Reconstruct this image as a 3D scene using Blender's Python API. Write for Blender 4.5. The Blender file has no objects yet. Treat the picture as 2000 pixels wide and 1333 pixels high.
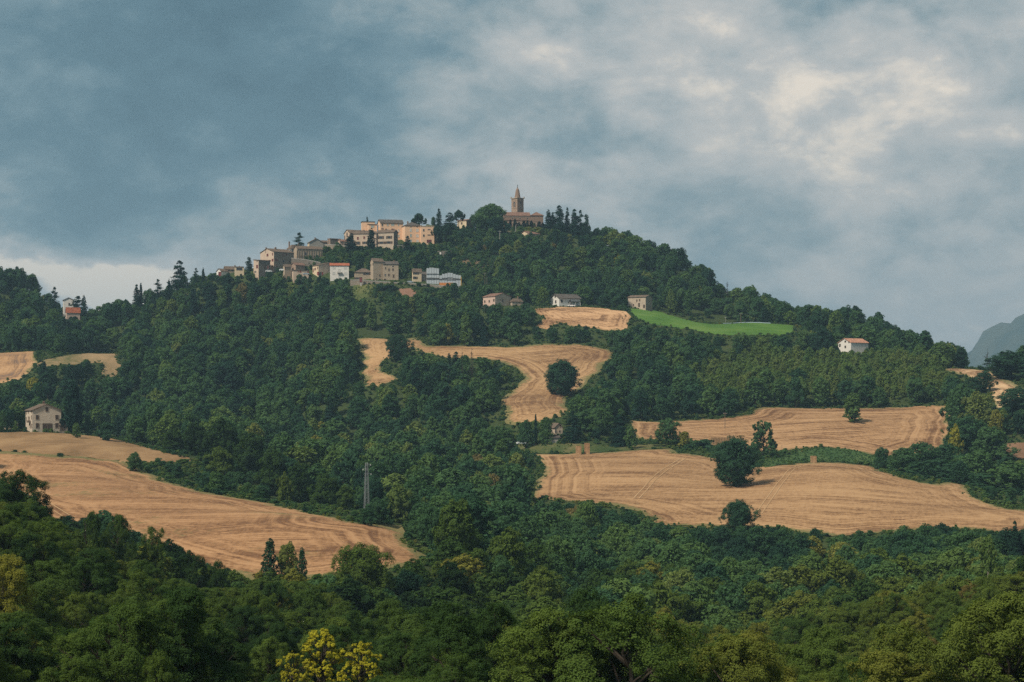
import bpy, math, random
import numpy as np
from mathutils import Vector
from mathutils.geometry import delaunay_2d_cdt

random.seed(7)
RNG = np.random.default_rng(11)
SC = bpy.context.scene
COL = SC.collection
R = math.radians

# ------------------------------------------------------------------ camera
FPX = 3900.0          # focal length in photo pixels (photo 2000 px wide)
HOR = 800.0           # photo row of the eye-level horizon
CZ = 60.0             # camera height
cam_data = bpy.data.cameras.new('camera')
cam_data.sensor_width = 36.0
cam_data.lens = 36.0 * FPX / 2000.0
cam_data.shift_y = (HOR - 666.5) / 2000.0
cam_data.clip_start = 1.0
cam_data.clip_end = 60000.0
cam = bpy.data.objects.new('camera', cam_data)
COL.objects.link(cam)
cam.location = (0, 0, CZ)
cam.rotation_euler = (R(90), 0, 0)
SC.camera = cam

# ------------------------------------------------------------------ node helper
class NT:
    def __init__(self, tree):
        self.t = tree
    def n(self, typ, ins=None, **kw):
        nd = self.t.nodes.new(typ)
        for k, v in kw.items():
            setattr(nd, k, v)
        for k, v in (ins or {}).items():
            self.set(nd, k, v)
        return nd
    def set(self, nd, k, v):
        s = nd.inputs[k]
        if isinstance(v, bpy.types.NodeSocket):
            self.t.links.new(v, s)
        elif isinstance(v, bpy.types.Node):
            self.t.links.new(v.outputs[0], s)
        else:
            if s.type == 'RGBA' and len(v) == 3:
                v = (*v, 1)
            s.default_value = v
    def m(self, op, a, b=None, c=None, clamp=False):
        nd = self.t.nodes.new('ShaderNodeMath'); nd.operation = op; nd.use_clamp = clamp
        for i, v in enumerate((a, b, c)):
            if v is not None:
                self.set(nd, i, v)
        return nd.outputs[0]
    def mix(self, f, a, b, blend='MIX'):
        nd = self.t.nodes.new('ShaderNodeMix'); nd.data_type = 'RGBA'; nd.blend_type = blend
        self.set(nd, 0, f); self.set(nd, 6, a); self.set(nd, 7, b)
        return nd.outputs[2]
    def ramp(self, fac, stops, interp='LINEAR'):
        nd = self.t.nodes.new('ShaderNodeValToRGB')
        cr = nd.color_ramp; cr.interpolation = interp
        while len(cr.elements) < len(stops):
            cr.elements.new(0.5)
        for e, (p, c) in zip(cr.elements, stops):
            e.position = p
            e.color = (*c, 1) if len(c) == 3 else c
        self.set(nd, 0, fac)
        return nd.outputs[0]
    def noise(self, vec, scale, detail=4, rough=0.5, dims='3D', dist=0.0):
        nd = self.t.nodes.new('ShaderNodeTexNoise'); nd.noise_dimensions = dims
        if vec is not None:
            self.set(nd, 'W' if dims == '1D' else 'Vector', vec)
        nd.inputs['Scale'].default_value = scale
        nd.inputs['Detail'].default_value = detail
        nd.inputs['Roughness'].default_value = rough
        nd.inputs['Distortion'].default_value = dist
        return nd.outputs[0]
    def maprange(self, v, a, b, c=0.0, d=1.0, smooth=False):
        nd = self.t.nodes.new('ShaderNodeMapRange')
        if smooth: nd.interpolation_type = 'SMOOTHSTEP'
        self.set(nd, 0, v)
        for i, x in enumerate((a, b, c, d)):
            nd.inputs[i + 1].default_value = x
        return nd.outputs[0]
    def attr(self, name, typ='GEOMETRY', out='Fac'):
        nd = self.t.nodes.new('ShaderNodeAttribute'); nd.attribute_type = typ; nd.attribute_name = name
        return nd.outputs[out]

# ------------------------------------------------------------------ sky
SUN_DIR = Vector((-0.50, -0.46, 0.74)).normalized()      # towards the sun
sun_el = math.asin(SUN_DIR.z)
sun_az = math.atan2(SUN_DIR.x, SUN_DIR.y)
world = bpy.data.worlds.new('World')
SC.world = world
world.use_nodes = True
wt = world.node_tree
wt.nodes.clear()
W = NT(wt)
out = W.n('ShaderNodeOutputWorld')
sky = W.n('ShaderNodeTexSky', sky_type='NISHITA', sun_disc=False)
sky.sun_elevation = sun_el
sky.sun_rotation = sun_az
sky.altitude = 300
sky.dust_density = 2.0
tc = W.n('ShaderNodeTexCoord')
D0 = tc.outputs['Generated']
sep = W.n('ShaderNodeSeparateXYZ', {0: D0})
az0 = W.m('ARCTAN2', sep.outputs[0], sep.outputs[1])
el0 = W.m('ARCSINE', sep.outputs[2])
# stretched direction for the cloud noise
vm = W.n('ShaderNodeVectorMath', {0: D0, 1: (1.0, 1.0, 1.7)}, operation='MULTIPLY')
SV = vm.outputs[0]
def wnoise(off, scale, detail, rough, dist=0.0):
    a = W.n('ShaderNodeVectorMath', {0: SV, 1: off}, operation='ADD')
    return W.noise(a.outputs[0], scale, detail, rough, dist=dist)
w1 = wnoise((3.1, 0.2, 7.7), 7.0, 5, 0.55)
w2 = wnoise((8.6, 5.2, 1.7), 7.0, 5, 0.55)
w3 = wnoise((1.6, 9.2, 4.7), 26.0, 5, 0.55)
w4 = wnoise((6.6, 2.2, 3.7), 26.0, 5, 0.55)
az = W.m('ADD', az0, W.m('ADD', W.m('MULTIPLY', W.m('SUBTRACT', w1, 0.5), 0.16), W.m('MULTIPLY', W.m('SUBTRACT', w3, 0.5), 0.05)))
el = W.m('ADD', el0, W.m('ADD', W.m('MULTIPLY', W.m('SUBTRACT', w2, 0.5), 0.09), W.m('MULTIPLY', W.m('SUBTRACT', w4, 0.5), 0.03)))
def bank(px, py, sx, sy, amp):
    """a cloud mass: soft elliptical bump in azimuth and elevation"""
    a = (px - 1000) / FPX; e = (HOR - py) / FPX
    u = W.m('DIVIDE', W.m('SUBTRACT', az, a), sx / FPX)
    v = W.m('DIVIDE', W.m('SUBTRACT', el, e), sy / FPX)
    q = W.m('ADD', W.m('MULTIPLY', u, u), W.m('MULTIPLY', v, v))
    return W.m('MULTIPLY', W.m('EXPONENT', W.m('MULTIPLY', q, -1.0)), amp)
n_big = wnoise((0.4, 2.9, 0.3), 3.2, 3, 0.5)
n_mid = wnoise((4.4, 0.9, 2.3), 9.0, 9, 0.56, 0.2)
n_fine = wnoise((2.4, 7.9, 5.3), 34.0, 7, 0.6, 0.3)
b = W.m('ADD', 0.42, W.m('MULTIPLY', W.m('SUBTRACT', n_big, 0.5), 0.22))
n_edge = W.maprange(n_mid, 0.42, 0.58, -0.5, 0.5, True)      # crisper cloud borders
b = W.m('ADD', b, W.m('ADD', W.m('MULTIPLY', W.m('SUBTRACT', n_mid, 0.5), 0.82), W.m('MULTIPLY', n_edge, 0.12)))
n_mid2 = wnoise((1.4, 3.9, 8.3), 17.0, 8, 0.58, 0.4)
n_edge2 = W.maprange(n_mid2, 0.42, 0.58, -0.5, 0.5, True)
b = W.m('ADD', b, W.m('ADD', W.m('MULTIPLY', W.m('SUBTRACT', n_mid2, 0.5), 0.72), W.m('MULTIPLY', n_edge2, 0.06)))
b = W.m('ADD', b, W.m('MULTIPLY', W.m('SUBTRACT', n_fine, 0.5), 0.54))
for args in CLOUD_BANKS if 'CLOUD_BANKS' in globals() else [
        (180, 230, 600, 230, -0.46), (560, 40, 420, 170, -0.22), (900, 220, 330, 120, -0.12),
        (250, 390, 420, 60, -0.10), (820, 370, 330, 60, 0.10), (300, 470, 420, 60, 0.05),
        (240, 552, 170, 46, 1.05), (60, 500, 85, 28, 0.55), (1400, 120, 420, 190, 0.25), (1950, 180, 260, 240, 0.17), (1690, 190, 190, 75, -0.14), (1250, 60, 200, 60, 0.05),
        (1620, 5, 260, 24, -0.20), (1650, 260, 640, 300, 0.19), (1000, 40, 90, 60, 0.14), (1250, 180, 130, 70, 0.10),
        (1780, 360, 240, 90, -0.08), (1400, 400, 500, 120, 0.03), (1700, 560, 420, 70, -0.02), (1500, 250, 700, 260, 0.06),
        (1800, 500, 80, 40, 0.09), (1960, 680, 160, 60, 0.06)]:
    b = W.m('ADD', b, bank(*args))
b = W.m('DIVIDE', W.m('ADD', b, 0.30), 1.30)
cloud = W.ramp(b, [(0.0, (0.058, 0.118, 0.152)), (0.22, (0.080, 0.152, 0.190)), (0.40, (0.132, 0.208, 0.242)), (0.55, (0.235, 0.290, 0.305)),
                   (0.69, (0.350, 0.376, 0.376)), (0.84, (0.460, 0.452, 0.430)), (1.0, (0.740, 0.650, 0.540))])
bg_sky = W.n('ShaderNodeBackground', {0: sky.outputs[0], 1: 0.10})
bg_cloud = W.n('ShaderNodeBackground', {0: cloud, 1: 0.98})
mixs = W.n('ShaderNodeMixShader', {0: 0.96, 1: bg_sky.outputs[0], 2: bg_cloud.outputs[0]})
wt.links.new(mixs.outputs[0], out.inputs[0])

# ------------------------------------------------------------------ sun (veiled by cloud) and exposure
sun_data = bpy.data.lights.new('sun', 'SUN')
sun_data.energy = 3.7
sun_data.angle = R(8)
sun_data.color = (1.0, 0.91, 0.77)
sun = bpy.data.objects.new('sun', sun_data)
COL.objects.link(sun)
sun.rotation_euler = SUN_DIR.to_track_quat('Z', 'Y').to_euler()
vs = SC.view_settings
vs.view_transform = 'Standard'
vs.look = 'None'
vs.exposure = 0.38
vs.gamma = 1.0
vs.use_curve_mapping = False
cy = SC.cycles
cy.max_bounces = 4
cy.diffuse_bounces = 2
cy.glossy_bounces = 2
cy.transmission_bounces = 3
cy.transparent_max_bounces = 4
cy.volume_bounces = 0
cy.caustics_reflective = False
cy.caustics_refractive = False
cy.use_denoising = False
cy.denoiser = 'OPENIMAGEDENOISE'
cy.denoising_prefilter = 'ACCURATE'
cy.denoising_input_passes = 'RGB_ALBEDO_NORMAL'

# ------------------------------------------------------------------ helpers
def unproj(px, py, d):
    return Vector(((px - 1000.0) / FPX * d, d, CZ + (HOR - py) / FPX * d))

def proj(x, y, z):
    return 1000.0 + FPX * x / y, HOR - FPX * (z - CZ) / y

def tag(o, label=None, cat=None, group=None, kind=None):
    if label: o['label'] = label
    if cat: o['category'] = cat
    if group: o['group'] = group
    if kind: o['kind'] = kind
    return o

def obj(name, me, parent=None, loc=None, rotz=None, scale=None):
    o = bpy.data.objects.new(name, me)
    COL.objects.link(o)
    if parent is not None: o.parent = parent
    if loc is not None: o.location = loc
    if rotz is not None: o.rotation_euler = (0, 0, rotz)
    if scale is not None: o.scale = scale
    return o

def empty(name, loc, rotz=0.0):
    o = obj(name, None, None, loc, rotz)
    o.empty_display_size = 1.0
    return o

def mesh_np(name, verts, faces, mats=(), mat_idx=None, smooth=False):
    """verts (n,3), faces (m,k) of one size"""
    verts = np.asarray(verts, dtype=np.float32); faces = np.asarray(faces, dtype=np.int32)
    me = bpy.data.meshes.new(name)
    m, k = faces.shape
    me.vertices.add(len(verts)); me.vertices.foreach_set('co', verts.ravel())
    me.loops.add(m * k); me.loops.foreach_set('vertex_index', faces.ravel())
    me.polygons.add(m)
    me.polygons.foreach_set('loop_start', np.arange(0, m * k, k, dtype=np.int32))
    if mat_idx is not None:
        me.polygons.foreach_set('material_index', np.asarray(mat_idx, dtype=np.int32))
    if smooth:
        me.polygons.foreach_set('use_smooth', np.ones(m, dtype=bool))
    for mt in mats: me.materials.append(mt)
    me.update(calc_edges=True)
    return me

def add_attr(me, name, vals, domain='POINT', typ='FLOAT'):
    a = me.attributes.new(name, typ, domain)
    a.data.foreach_set('vector' if typ == 'FLOAT_VECTOR' else 'value', np.asarray(vals).ravel())

# ------------------------------------------------------------------ terrain control: (photo x, photo y, distance); 'c' = canopy top seen there
CG = [  # ground seen
 (0,845,830),(60,843,832),(150,846,825),(100,850,810),(200,870,760),(370,897,720),(100,925,650),(300,950,620),(480,970,600),
 (200,1000,530),(500,1000,540),(650,1012,520),(760,1028,490),(300,1055,470),(480,1125,425),(640,1100,430),(815,1095,420),(-150,845,830),(-150,960,600),
 (20,690,1120),(20,745,1020),(200,700,1090),(210,735,1040),
 (430,540,1275),(500,533,1278),(570,530,1275),(640,544,1257),(700,547,1252),(780,550,1248),(860,557,1246),(900,557,1248),
 (600,516,1288),(640,481,1318),(700,483,1309),(770,486,1308),(840,476,1327),(900,446,1372),(960,452,1368),(1010,444,1382),(1060,444,1382),
 (1035,468,1345),(850,497,1305),(700,592,1205),(715,560,1234),(800,578,1212),
 (700,652,1100),(850,682,1082),(1000,680,1088),(1100,674,1098),(1190,687,1088),(740,748,985),(1000,745,1005),(1000,803,925),(1040,827,895),(1100,803,925),
 (970,599,1170),(1105,598,1180),(1050,606,1165),(1230,609,1168),(1060,642,1128),(1200,642,1128),(1260,604,1190),(1400,642,1158),(1540,642,1168),(1450,630,1200),(1450,657,1128),
 (1240,822,930),(1480,798,960),(1650,799,968),(1840,796,968),(1670,692,1120),(1900,737,1020),(1990,762,970),(1935,722,1050),
 (1240,862,875),(1400,868,878),(1550,882,868),(1700,892,848),(1840,872,880),(1600,842,912),(1980,885,850),
 (1050,891,828),(1140,887,838),(1300,881,840),(1440,950,742),(1590,906,815),(1750,932,770),(1880,947,742),(1980,1002,660),
 (1040,972,700),(1170,992,685),(1300,1027,650),(1450,1033,645),(1640,1053,628),(1800,1040,632),(1980,1045,605),
 (716,996,585),(1085,850,880),
]
CC = [  # canopy seen (ground lies CAN metres lower)
 (100,750,1000),(60,640,1200),(0,522,1345),(50,535,1345),(100,582,1340),(150,606,1320),(200,602,1300),(330,562,1292),(260,582,1296),(300,650,1195),(250,725,1075),(400,620,1195),
 (400,720,1075),(400,800,965),(500,650,1175),(550,750,1040),(550,850,905),(640,900,800),(620,960,610),(640,925,700),(640,860,850),
 (250,800,980),(150,790,1000),(0,770,1020),
 (600,580,1225),(500,575,1240),(420,560,1255),(850,595,1195),(750,640,1128),(870,725,995),(950,525,1275),(1100,448,1388),(1150,448,1388),
 (1250,474,1378),(1330,496,1368),(1390,545,1335),(1420,572,1325),(1480,570,1300),(1550,604,1285),(1200,520,1290),(1300,565,1245),(1350,605,1205),(1150,565,1225),(1000,565,1225),(1400,612,1225),
 (1250,655,1105),(1300,705,1035),(1220,770,960),(1330,780,950),(1500,705,1045),(1700,705,1055),(1600,655,1145),(1600,610,1228),(1700,618,1225),(1800,664,1175),(1900,690,1128),(1980,700,1100),
 (900,855,860),(990,855,890),(850,925,720),(900,945,680),(1000,955,705),(850,985,600),(820,1010,520),(900,1055,515),(1000,1005,620),(1000,1085,515),(1100,1005,640),
 (1200,1085,540),(1400,1065,585),(1600,1070,585),(1850,1045,580),(1950,1095,470),
 (1200,1180,425),(1500,1150,455),(1700,1180,405),(1300,1250,335),(1900,1150,300),(1990,1100,285),(1800,1250,270),(1600,1300,262),(1900,1325,200),(1100,1300,255),(1000,1250,300),
 (850,1150,380),(700,1180,335),(600,1205,270),(500,1150,345),(300,1085,325),(400,1120,335),(200,1040,305),(40,945,295),(60,1010,265),(100,1150,225),(-100,960,280),
 (100,1300,150),(300,1300,165),(450,1290,160),(750,1310,150),(650,1250,125),
 (1900,860,860),(1960,930,760),
]
CAN = 8.0
pts = [unproj(*p) for p in CG]
for p in CC:
    v = unproj(*p); v.z -= CAN * min(1.15, p[2] / 450.0 + 0.22); pts.append(v)
# ground falls away behind the skyline
for px, py, d in [(-500,530,1345),(-200,520,1345),(0,522,1345),(100,582,1340),(200,602,1300),(330,562,1292),(430,545,1275),(600,500,1320),(700,470,1340),(850,450,1370),(1010,444,1395),
                  (1150,448,1388),(1330,496,1368),(1400,560,1330),(1480,570,1300),(1550,604,1285),(1700,618,1225),(1800,664,1175),(1900,690,1128),(2000,700,1100),(2250,700,1080),(2600,720,1080)]:
    v = unproj(px, py, d); v.z -= 8
    if px < -100 or px > 2100: pts.append(v.copy())
    for dd, dz in ((90, 14), (220, 45), (420, 85)):
        pts.append(Vector((v.x * (d + dd) / d, d + dd, max(v.z - dz, 15.0 if dd < 400 else 5))))
# sides of the view and the slope the camera stands on
for px, py, d in [(2300,1100,285),(2300,1000,600),(2300,930,760),(2300,800,960),(-400,1000,280),(-400,760,1000),(-400,850,800),(-400,980,500)]:
    v = unproj(px, py, d); v.z -= 6; pts.append(v)
for x, y, z in [(0,0,57),(-60,0,57),(60,0,56),(0,50,47),(-50,60,44),(50,60,43),(0,90,38),(-200,0,58),(200,0,56),(-200,120,48),(200,120,40)]:
    pts.append(Vector((x, y, z)))
PT = np.array([[p.x, p.y, p.z] for p in pts])
def tps_fit(P, lam):
    n = len(P); xy = P[:, :2] / 100.0
    r2 = ((xy[:, None, :] - xy[None, :, :]) ** 2).sum(-1)
    K = 0.5 * r2 * np.log(r2 + 1e-9) + lam * np.eye(n)
    Q = np.hstack([np.ones((n, 1)), xy])
    A = np.block([[K, Q], [Q.T, np.zeros((3, 3))]])
    return np.linalg.solve(A, np.concatenate([P[:, 2], np.zeros(3)])), xy
TW, TXY = tps_fit(PT, 0.02)
def tps(x, y):
    q = np.stack([x, y], -1) / 100.0
    outv = np.empty(len(q))
    for i in range(0, len(q), 4000):
        b_ = q[i:i + 4000]
        r2 = ((b_[:, None, :] - TXY[None]) ** 2).sum(-1)
        outv[i:i + 4000] = (0.5 * r2 * np.log(r2 + 1e-9)) @ TW[:-3] + TW[-3] + b_ @ TW[-2:]
    return outv
GS = 5.0
gx = np.arange(-520, 520.1, GS); gy = np.arange(-60, 1850.1, GS)
GX, GY = np.meshgrid(gx, gy)
GZ = tps(GX.ravel(), GY.ravel()).reshape(GX.shape)
# far behind the hill everything settles to a low plain
fade = np.clip((GY - 1500) / 250, 0, 1); fade = fade * fade * (3 - 2 * fade)
GZ = GZ * (1 - fade) + 0.0 * fade
GZ = np.clip(GZ, -15, 210)
# gentle undulation of the ploughed and grown ground
def _und(scale, seed, amp):
    r_ = np.random.default_rng(seed); h_ = r_.normal(size=(int(2100 / scale) + 6, int(1300 / scale) + 6))
    fx = (GX + 560) / scale; fy = (GY + 100) / scale
    i = fx.astype(int); j = fy.astype(int); u = fx - i; v = fy - j
    u = u * u * (3 - 2 * u); v = v * v * (3 - 2 * v)
    return amp * (h_[j, i] * (1 - u) * (1 - v) + h_[j, i + 1] * u * (1 - v) + h_[j + 1, i] * (1 - u) * v + h_[j + 1, i + 1] * u * v)
GZ = GZ + _und(55.0, 1, 0.55) + _und(26.0, 2, 0.28)
# swells and hollows of the lower right field
for px, d, amp, rad in ((1215, 755, 3.4, 42), (1440, 745, -2.8, 30), (1600, 735, 4.2, 48), (1840, 715, -2.6, 36), (1640, 915, 2.2, 40), (1350, 920, 1.2, 30)):
    cx_ = (px - 1000) / FPX * d
    GZ = GZ + amp * np.exp(-((GX - cx_) ** 2 + (GY - d) ** 2) / rad ** 2)
def terr(x, y):
    x = np.asarray(x, float); y = np.asarray(y, float)
    fx = np.clip((x - gx[0]) / GS, 0, len(gx) - 1.001); fy = np.clip((y - gy[0]) / GS, 0, len(gy) - 1.001)
    i = fx.astype(int); j = fy.astype(int); u = fx - i; v = fy - j
    return (GZ[j, i] * (1 - u) * (1 - v) + GZ[j, i + 1] * u * (1 - v) + GZ[j + 1, i] * (1 - u) * v + GZ[j + 1, i + 1] * u * v)
def raycast(px, py, d0=60.0, d1=1600.0):
    """distance at which the sight line through a photo pixel meets the ground (closest approach if it misses)"""
    d = np.arange(d0, d1, 1.0)
    x = (px - 1000) / FPX * d; z = CZ + (HOR - py) / FPX * d
    gap = z - terr(x, d)
    hit = np.nonzero(gap <= 0)[0]
    k = hit[0] if len(hit) else int(np.argmin(gap))
    return float(d[k])
def ground_at(px, py, d0=60.0, d1=1600.0):
    d = raycast(px, py, d0, d1)
    x = (px - 1000) / FPX * d
    return Vector((x, d, float(terr(x, d))))

# ------------------------------------------------------------------ materials
def new_mat(name):
    m = bpy.data.materials.new(name); m.use_nodes = True
    m.node_tree.nodes.clear()
    k = NT(m.node_tree)
    o = k.n('ShaderNodeOutputMaterial')
    return m, k, o
def pos(k):
    return k.n('ShaderNodeNewGeometry').outputs['Position']
def ocoord(k):
    return k.n('ShaderNodeTexCoord').outputs['Object']
def principled(k, o, col, rough=0.9, bump=None, bdist=0.05, spec=0.2, metal=0.0):
    p = k.n('ShaderNodeBsdfPrincipled', {'Base Color': col, 'Roughness': rough, 'Specular IOR Level': spec, 'Metallic': metal})
    if bump is not None:
        bn = k.n('ShaderNodeBump', {'Strength': 0.6, 'Distance': bdist, 'Height': bump})
        k.t.links.new(bn.outputs[0], p.inputs['Normal'])
    k.t.links.new(p.outputs[0], o.inputs[0])
    return p

def mat_ground():
    m, k, o = new_mat('ground_cover')
    P = pos(k)
    a = k.noise(P, 0.06, 5, 0.6); b_ = k.noise(P, 0.9, 4, 0.65)
    c = k.ramp(a, [(0.30, (0.022, 0.040, 0.014)), (0.55, (0.040, 0.062, 0.020)), (0.75, (0.085, 0.085, 0.035))])
    c = k.mix(0.55, c, k.ramp(b_, [(0.3, (0.015, 0.028, 0.010)), (0.7, (0.075, 0.090, 0.032))]))
    principled(k, o, c, 1.0, b_, 0.4, 0.05)
    return m
def mat_stubble(name, base, dark, green, green_amt, seed, row_scale=0.55, rot_contrast=1.0):
    m, k, o = new_mat(name)
    P = pos(k)
    row = k.attr('row'); along = k.attr('along'); edge = k.attr('edge')
    off = k.n('ShaderNodeVectorMath', {0: P, 1: (seed * 13.1, seed * 7.3, 0)}, operation='ADD').outputs[0]
    wob = k.m('MULTIPLY', k.m('SUBTRACT', k.noise(off, 0.025, 3, 0.5), 0.5), 7.0)
    rw = k.m('ADD', row, wob)
    v1 = k.n('ShaderNodeCombineXYZ', {0: k.m('MULTIPLY', rw, row_scale * 1.5), 1: k.m('MULTIPLY', along, 0.02), 2: float(seed)}).outputs[0]
    r1 = k.noise(v1, 1.0, 3, 0.6)
    v2 = k.n('ShaderNodeCombineXYZ', {0: k.m('MULTIPLY', k.m('ADD', edge, k.m('MULTIPLY', wob, 0.25)), row_scale * 1.0), 1: k.m('MULTIPLY', along, 0.015), 2: seed + 5.0}).outputs[0]
    r2 = k.noise(v2, 1.0, 3, 0.6)
    ef = k.maprange(edge, 14.0, 30.0, 1.0, 0.0, True)
    r = k.n('ShaderNodeMix', {0: ef, 2: r1, 3: r2}).outputs[0]
    v3 = k.n('ShaderNodeCombineXYZ', {0: k.m('MULTIPLY', rw, 0.07), 1: k.m('MULTIPLY', along, 0.012), 2: seed + 9.0}).outputs[0]
    broad = k.noise(v3, 1.0, 3, 0.5)
    fine = k.noise(off, 1.3, 4, 0.7)
    patch = k.noise(off, 0.018, 4, 0.6)
    vs_ = k.n('ShaderNodeCombineXYZ', {0: k.m('MULTIPLY', rw, 1.7), 1: k.m('MULTIPLY', along, 0.22), 2: seed + 3.0}).outputs[0]
    hatch = k.noise(vs_, 1.0, 4, 0.7)
    vx_ = k.n('ShaderNodeCombineXYZ', {0: k.m('MULTIPLY', rw, 0.16), 1: k.m('MULTIPLY', along, 0.8), 2: seed + 4.0}).outputs[0]
    cross = k.noise(vx_, 1.0, 3, 0.6)
    f = k.m('ADD', k.m('MULTIPLY', k.m('SUBTRACT', r, 0.5), 2.3 * rot_contrast), k.m('MULTIPLY', k.m('SUBTRACT', broad, 0.5), 1.5))
    f = k.m('ADD', f, k.m('MULTIPLY', k.m('SUBTRACT', fine, 0.5), 1.2))
    f = k.m('ADD', f, k.m('MULTIPLY', k.m('SUBTRACT', patch, 0.5), 0.8))
    f = k.m('ADD', f, k.m('MULTIPLY', k.m('SUBTRACT', hatch, 0.5), 2.2))
    f = k.m('ADD', f, k.m('MULTIPLY', k.m('SUBTRACT', cross, 0.5), 0.7))
    f = k.m('ADD', f, 0.5)
    light = tuple(min(1, c * q) for c, q in zip(base, (1.34, 1.38, 1.42)))
    c = k.ramp(f, [(0.05, dark), (0.42, base), (0.72, light), (1.0, tuple(min(1, x * y) for x, y in zip(light, (1.1, 1.14, 1.16))))])
    # weeds come up green in patches and along the edges
    gn = k.noise(off, 0.030, 5, 0.65); gf = k.noise(off, 0.5, 4, 0.7)
    gm = k.m('ADD', k.m('MULTIPLY', gn, 0.62), k.m('MULTIPLY', gf, 0.38))
    gm = k.m('ADD', gm, k.maprange(edge, 0.0, 6.0, 0.26, 0.0))
    gm = k.maprange(gm, 0.66 - green_amt, 0.78 - green_amt, 0.0, 0.75, True)
    c = k.mix(gm, c, green)
    principled(k, o, c, 1.0, k.m('ADD', r, fine), 0.12, 0.05)
    return m
def mat_crop():
    m, k, o = new_mat('green_crop')
    P = pos(k)
    f = k.m('ADD', k.m('MULTIPLY', k.noise(P, 0.05, 4, 0.6), 0.5), k.m('MULTIPLY', k.noise(P, 1.6, 4, 0.7), 0.5))
    row = k.noise(k.n('ShaderNodeCombineXYZ', {0: k.m('MULTIPLY', k.attr('row'), 0.8), 1: k.m('MULTIPLY', k.attr('along'), 0.03)}).outputs[0], 1.0, 2, 0.5)
    f = k.m('ADD', k.m('MULTIPLY', f, 0.7), k.m('MULTIPLY', row, 0.3))
    c = k.ramp(f, [(0.36, (0.038, 0.088, 0.018)), (0.50, (0.075, 0.155, 0.028)), (0.64, (0.140, 0.200, 0.050))])
    principled(k, o, c, 1.0, f, 0.3, 0.05)
    return m
def mat_drygrass(name, c0, c1, c2):
    m, k, o = new_mat(name)
    P = pos(k)
    st = k.n('ShaderNodeVectorMath', {0: P, 1: (1.0, 0.3, 1.0)}, operation='MULTIPLY').outputs[0]
    f = k.m('ADD', k.m('MULTIPLY', k.noise(st, 0.06, 5, 0.6), 0.6), k.m('MULTIPLY', k.noise(k.n('ShaderNodeVectorMath', {0: P, 1: (0.35, 1.3, 1.0)}, operation='MULTIPLY').outputs[0], 1.0, 5, 0.75), 0.55))
    c = k.ramp(f, [(0.44, c0), (0.56, c1), (0.68, c2)])
    principled(k, o, c, 1.0, k.noise(P, 1.5, 4, 0.7), 0.25, 0.05)
    return m
def mat_wall(name, c, var=0.25, scale=1.2, blocks=False):
    m, k, o = new_mat(name)
    P = ocoord(k)
    big = k.noise(P, 0.35, 5, 0.6); fine = k.noise(P, scale * 3, 4, 0.65)
    streak = k.noise(k.n('ShaderNodeVectorMath', {0: P, 1: (1.6, 1.6, 0.22)}, operation='MULTIPLY').outputs[0], 1.0, 4, 0.6)
    f = k.m('ADD', k.m('MULTIPLY', big, 0.4), k.m('ADD', k.m('MULTIPLY', fine, 0.3), k.m('MULTIPLY', streak, 0.3)))
    lo = tuple(x * (1 - var * 1.6) for x in c); hi = tuple(min(0.9, x * (1 + var)) for x in c)
    col = k.ramp(f, [(0.32, lo), (0.5, c), (0.68, hi)])
    h = fine
    if blocks:
        vo = k.n('ShaderNodeTexVoronoi', {'Vector': k.n('ShaderNodeVectorMath', {0: P, 1: (1.4, 1.4, 2.6)}, operation='MULTIPLY').outputs[0], 'Scale': 1.1})
        sep_ = k.n('ShaderNodeSeparateColor', {0: vo.outputs['Color']})
        col = k.mix(0.5, col, k.mix(sep_.outputs[0], lo, hi))
        h = vo.outputs['Distance']
    principled(k, o, col, 0.95, h, 0.05, 0.1)
    return m
def mat_roof(name, c, var=0.35):
    m, k, o = new_mat(name)
    P = ocoord(k)
    n1 = k.noise(P, 0.5, 5, 0.65); n2 = k.noise(P, 4.0, 3, 0.6)
    wv = k.n('ShaderNodeTexWave', {'Vector': P, 'Scale': 2.2, 'Distortion': 0.6}).outputs[1]
    f = k.m('ADD', k.m('MULTIPLY', n1, 0.55), k.m('MULTIPLY', n2, 0.45))
    lo = tuple(x * (1 - var * 1.4) for x in c); hi = tuple(min(0.9, x * (1 + var)) for x in c)
    col = k.ramp(f, [(0.33, lo), (0.5, c), (0.66, hi)])
    principled(k, o, col, 0.95, wv, 0.08, 0.1)
    return m
def mat_plain(name, c, rough=0.7, metal=0.0, spec=0.3, var=0.15):
    m, k, o = new_mat(name)
    n = k.noise(ocoord(k), 2.5, 4, 0.6)
    col = k.ramp(n, [(0.3, tuple(x * (1 - var) for x in c)), (0.7, tuple(min(1, x * (1 + var)) for x in c))])
    principled(k, o, col, rough, None, 0, spec, metal)
    return m
def mat_foliage(name, stops, trans=0.25, sat=1.0):
    m, k, o = new_mat(name)
    t = k.attr('tint', 'INSTANCER')
    lv = k.attr('leafvar')
    c = k.ramp(t, stops)
    v = k.maprange(lv, 0.0, 1.0, 0.66, 1.34)
    c = k.n('ShaderNodeVectorMath', {0: c, 3: v}, operation='SCALE').outputs[0]
    d = k.n('ShaderNodeBsdfDiffuse', {0: c, 1: 0.6})
    tr = k.n('ShaderNodeBsdfTranslucent', {0: k.mix(1.0, c, (1.15, 1.25, 0.5), 'MULTIPLY')})
    mx = k.n('ShaderNodeMixShader', {0: trans, 1: d.outputs[0], 2: tr.outputs[0]})
    k.t.links.new(mx.outputs[0], o.inputs[0])
    return m

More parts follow.
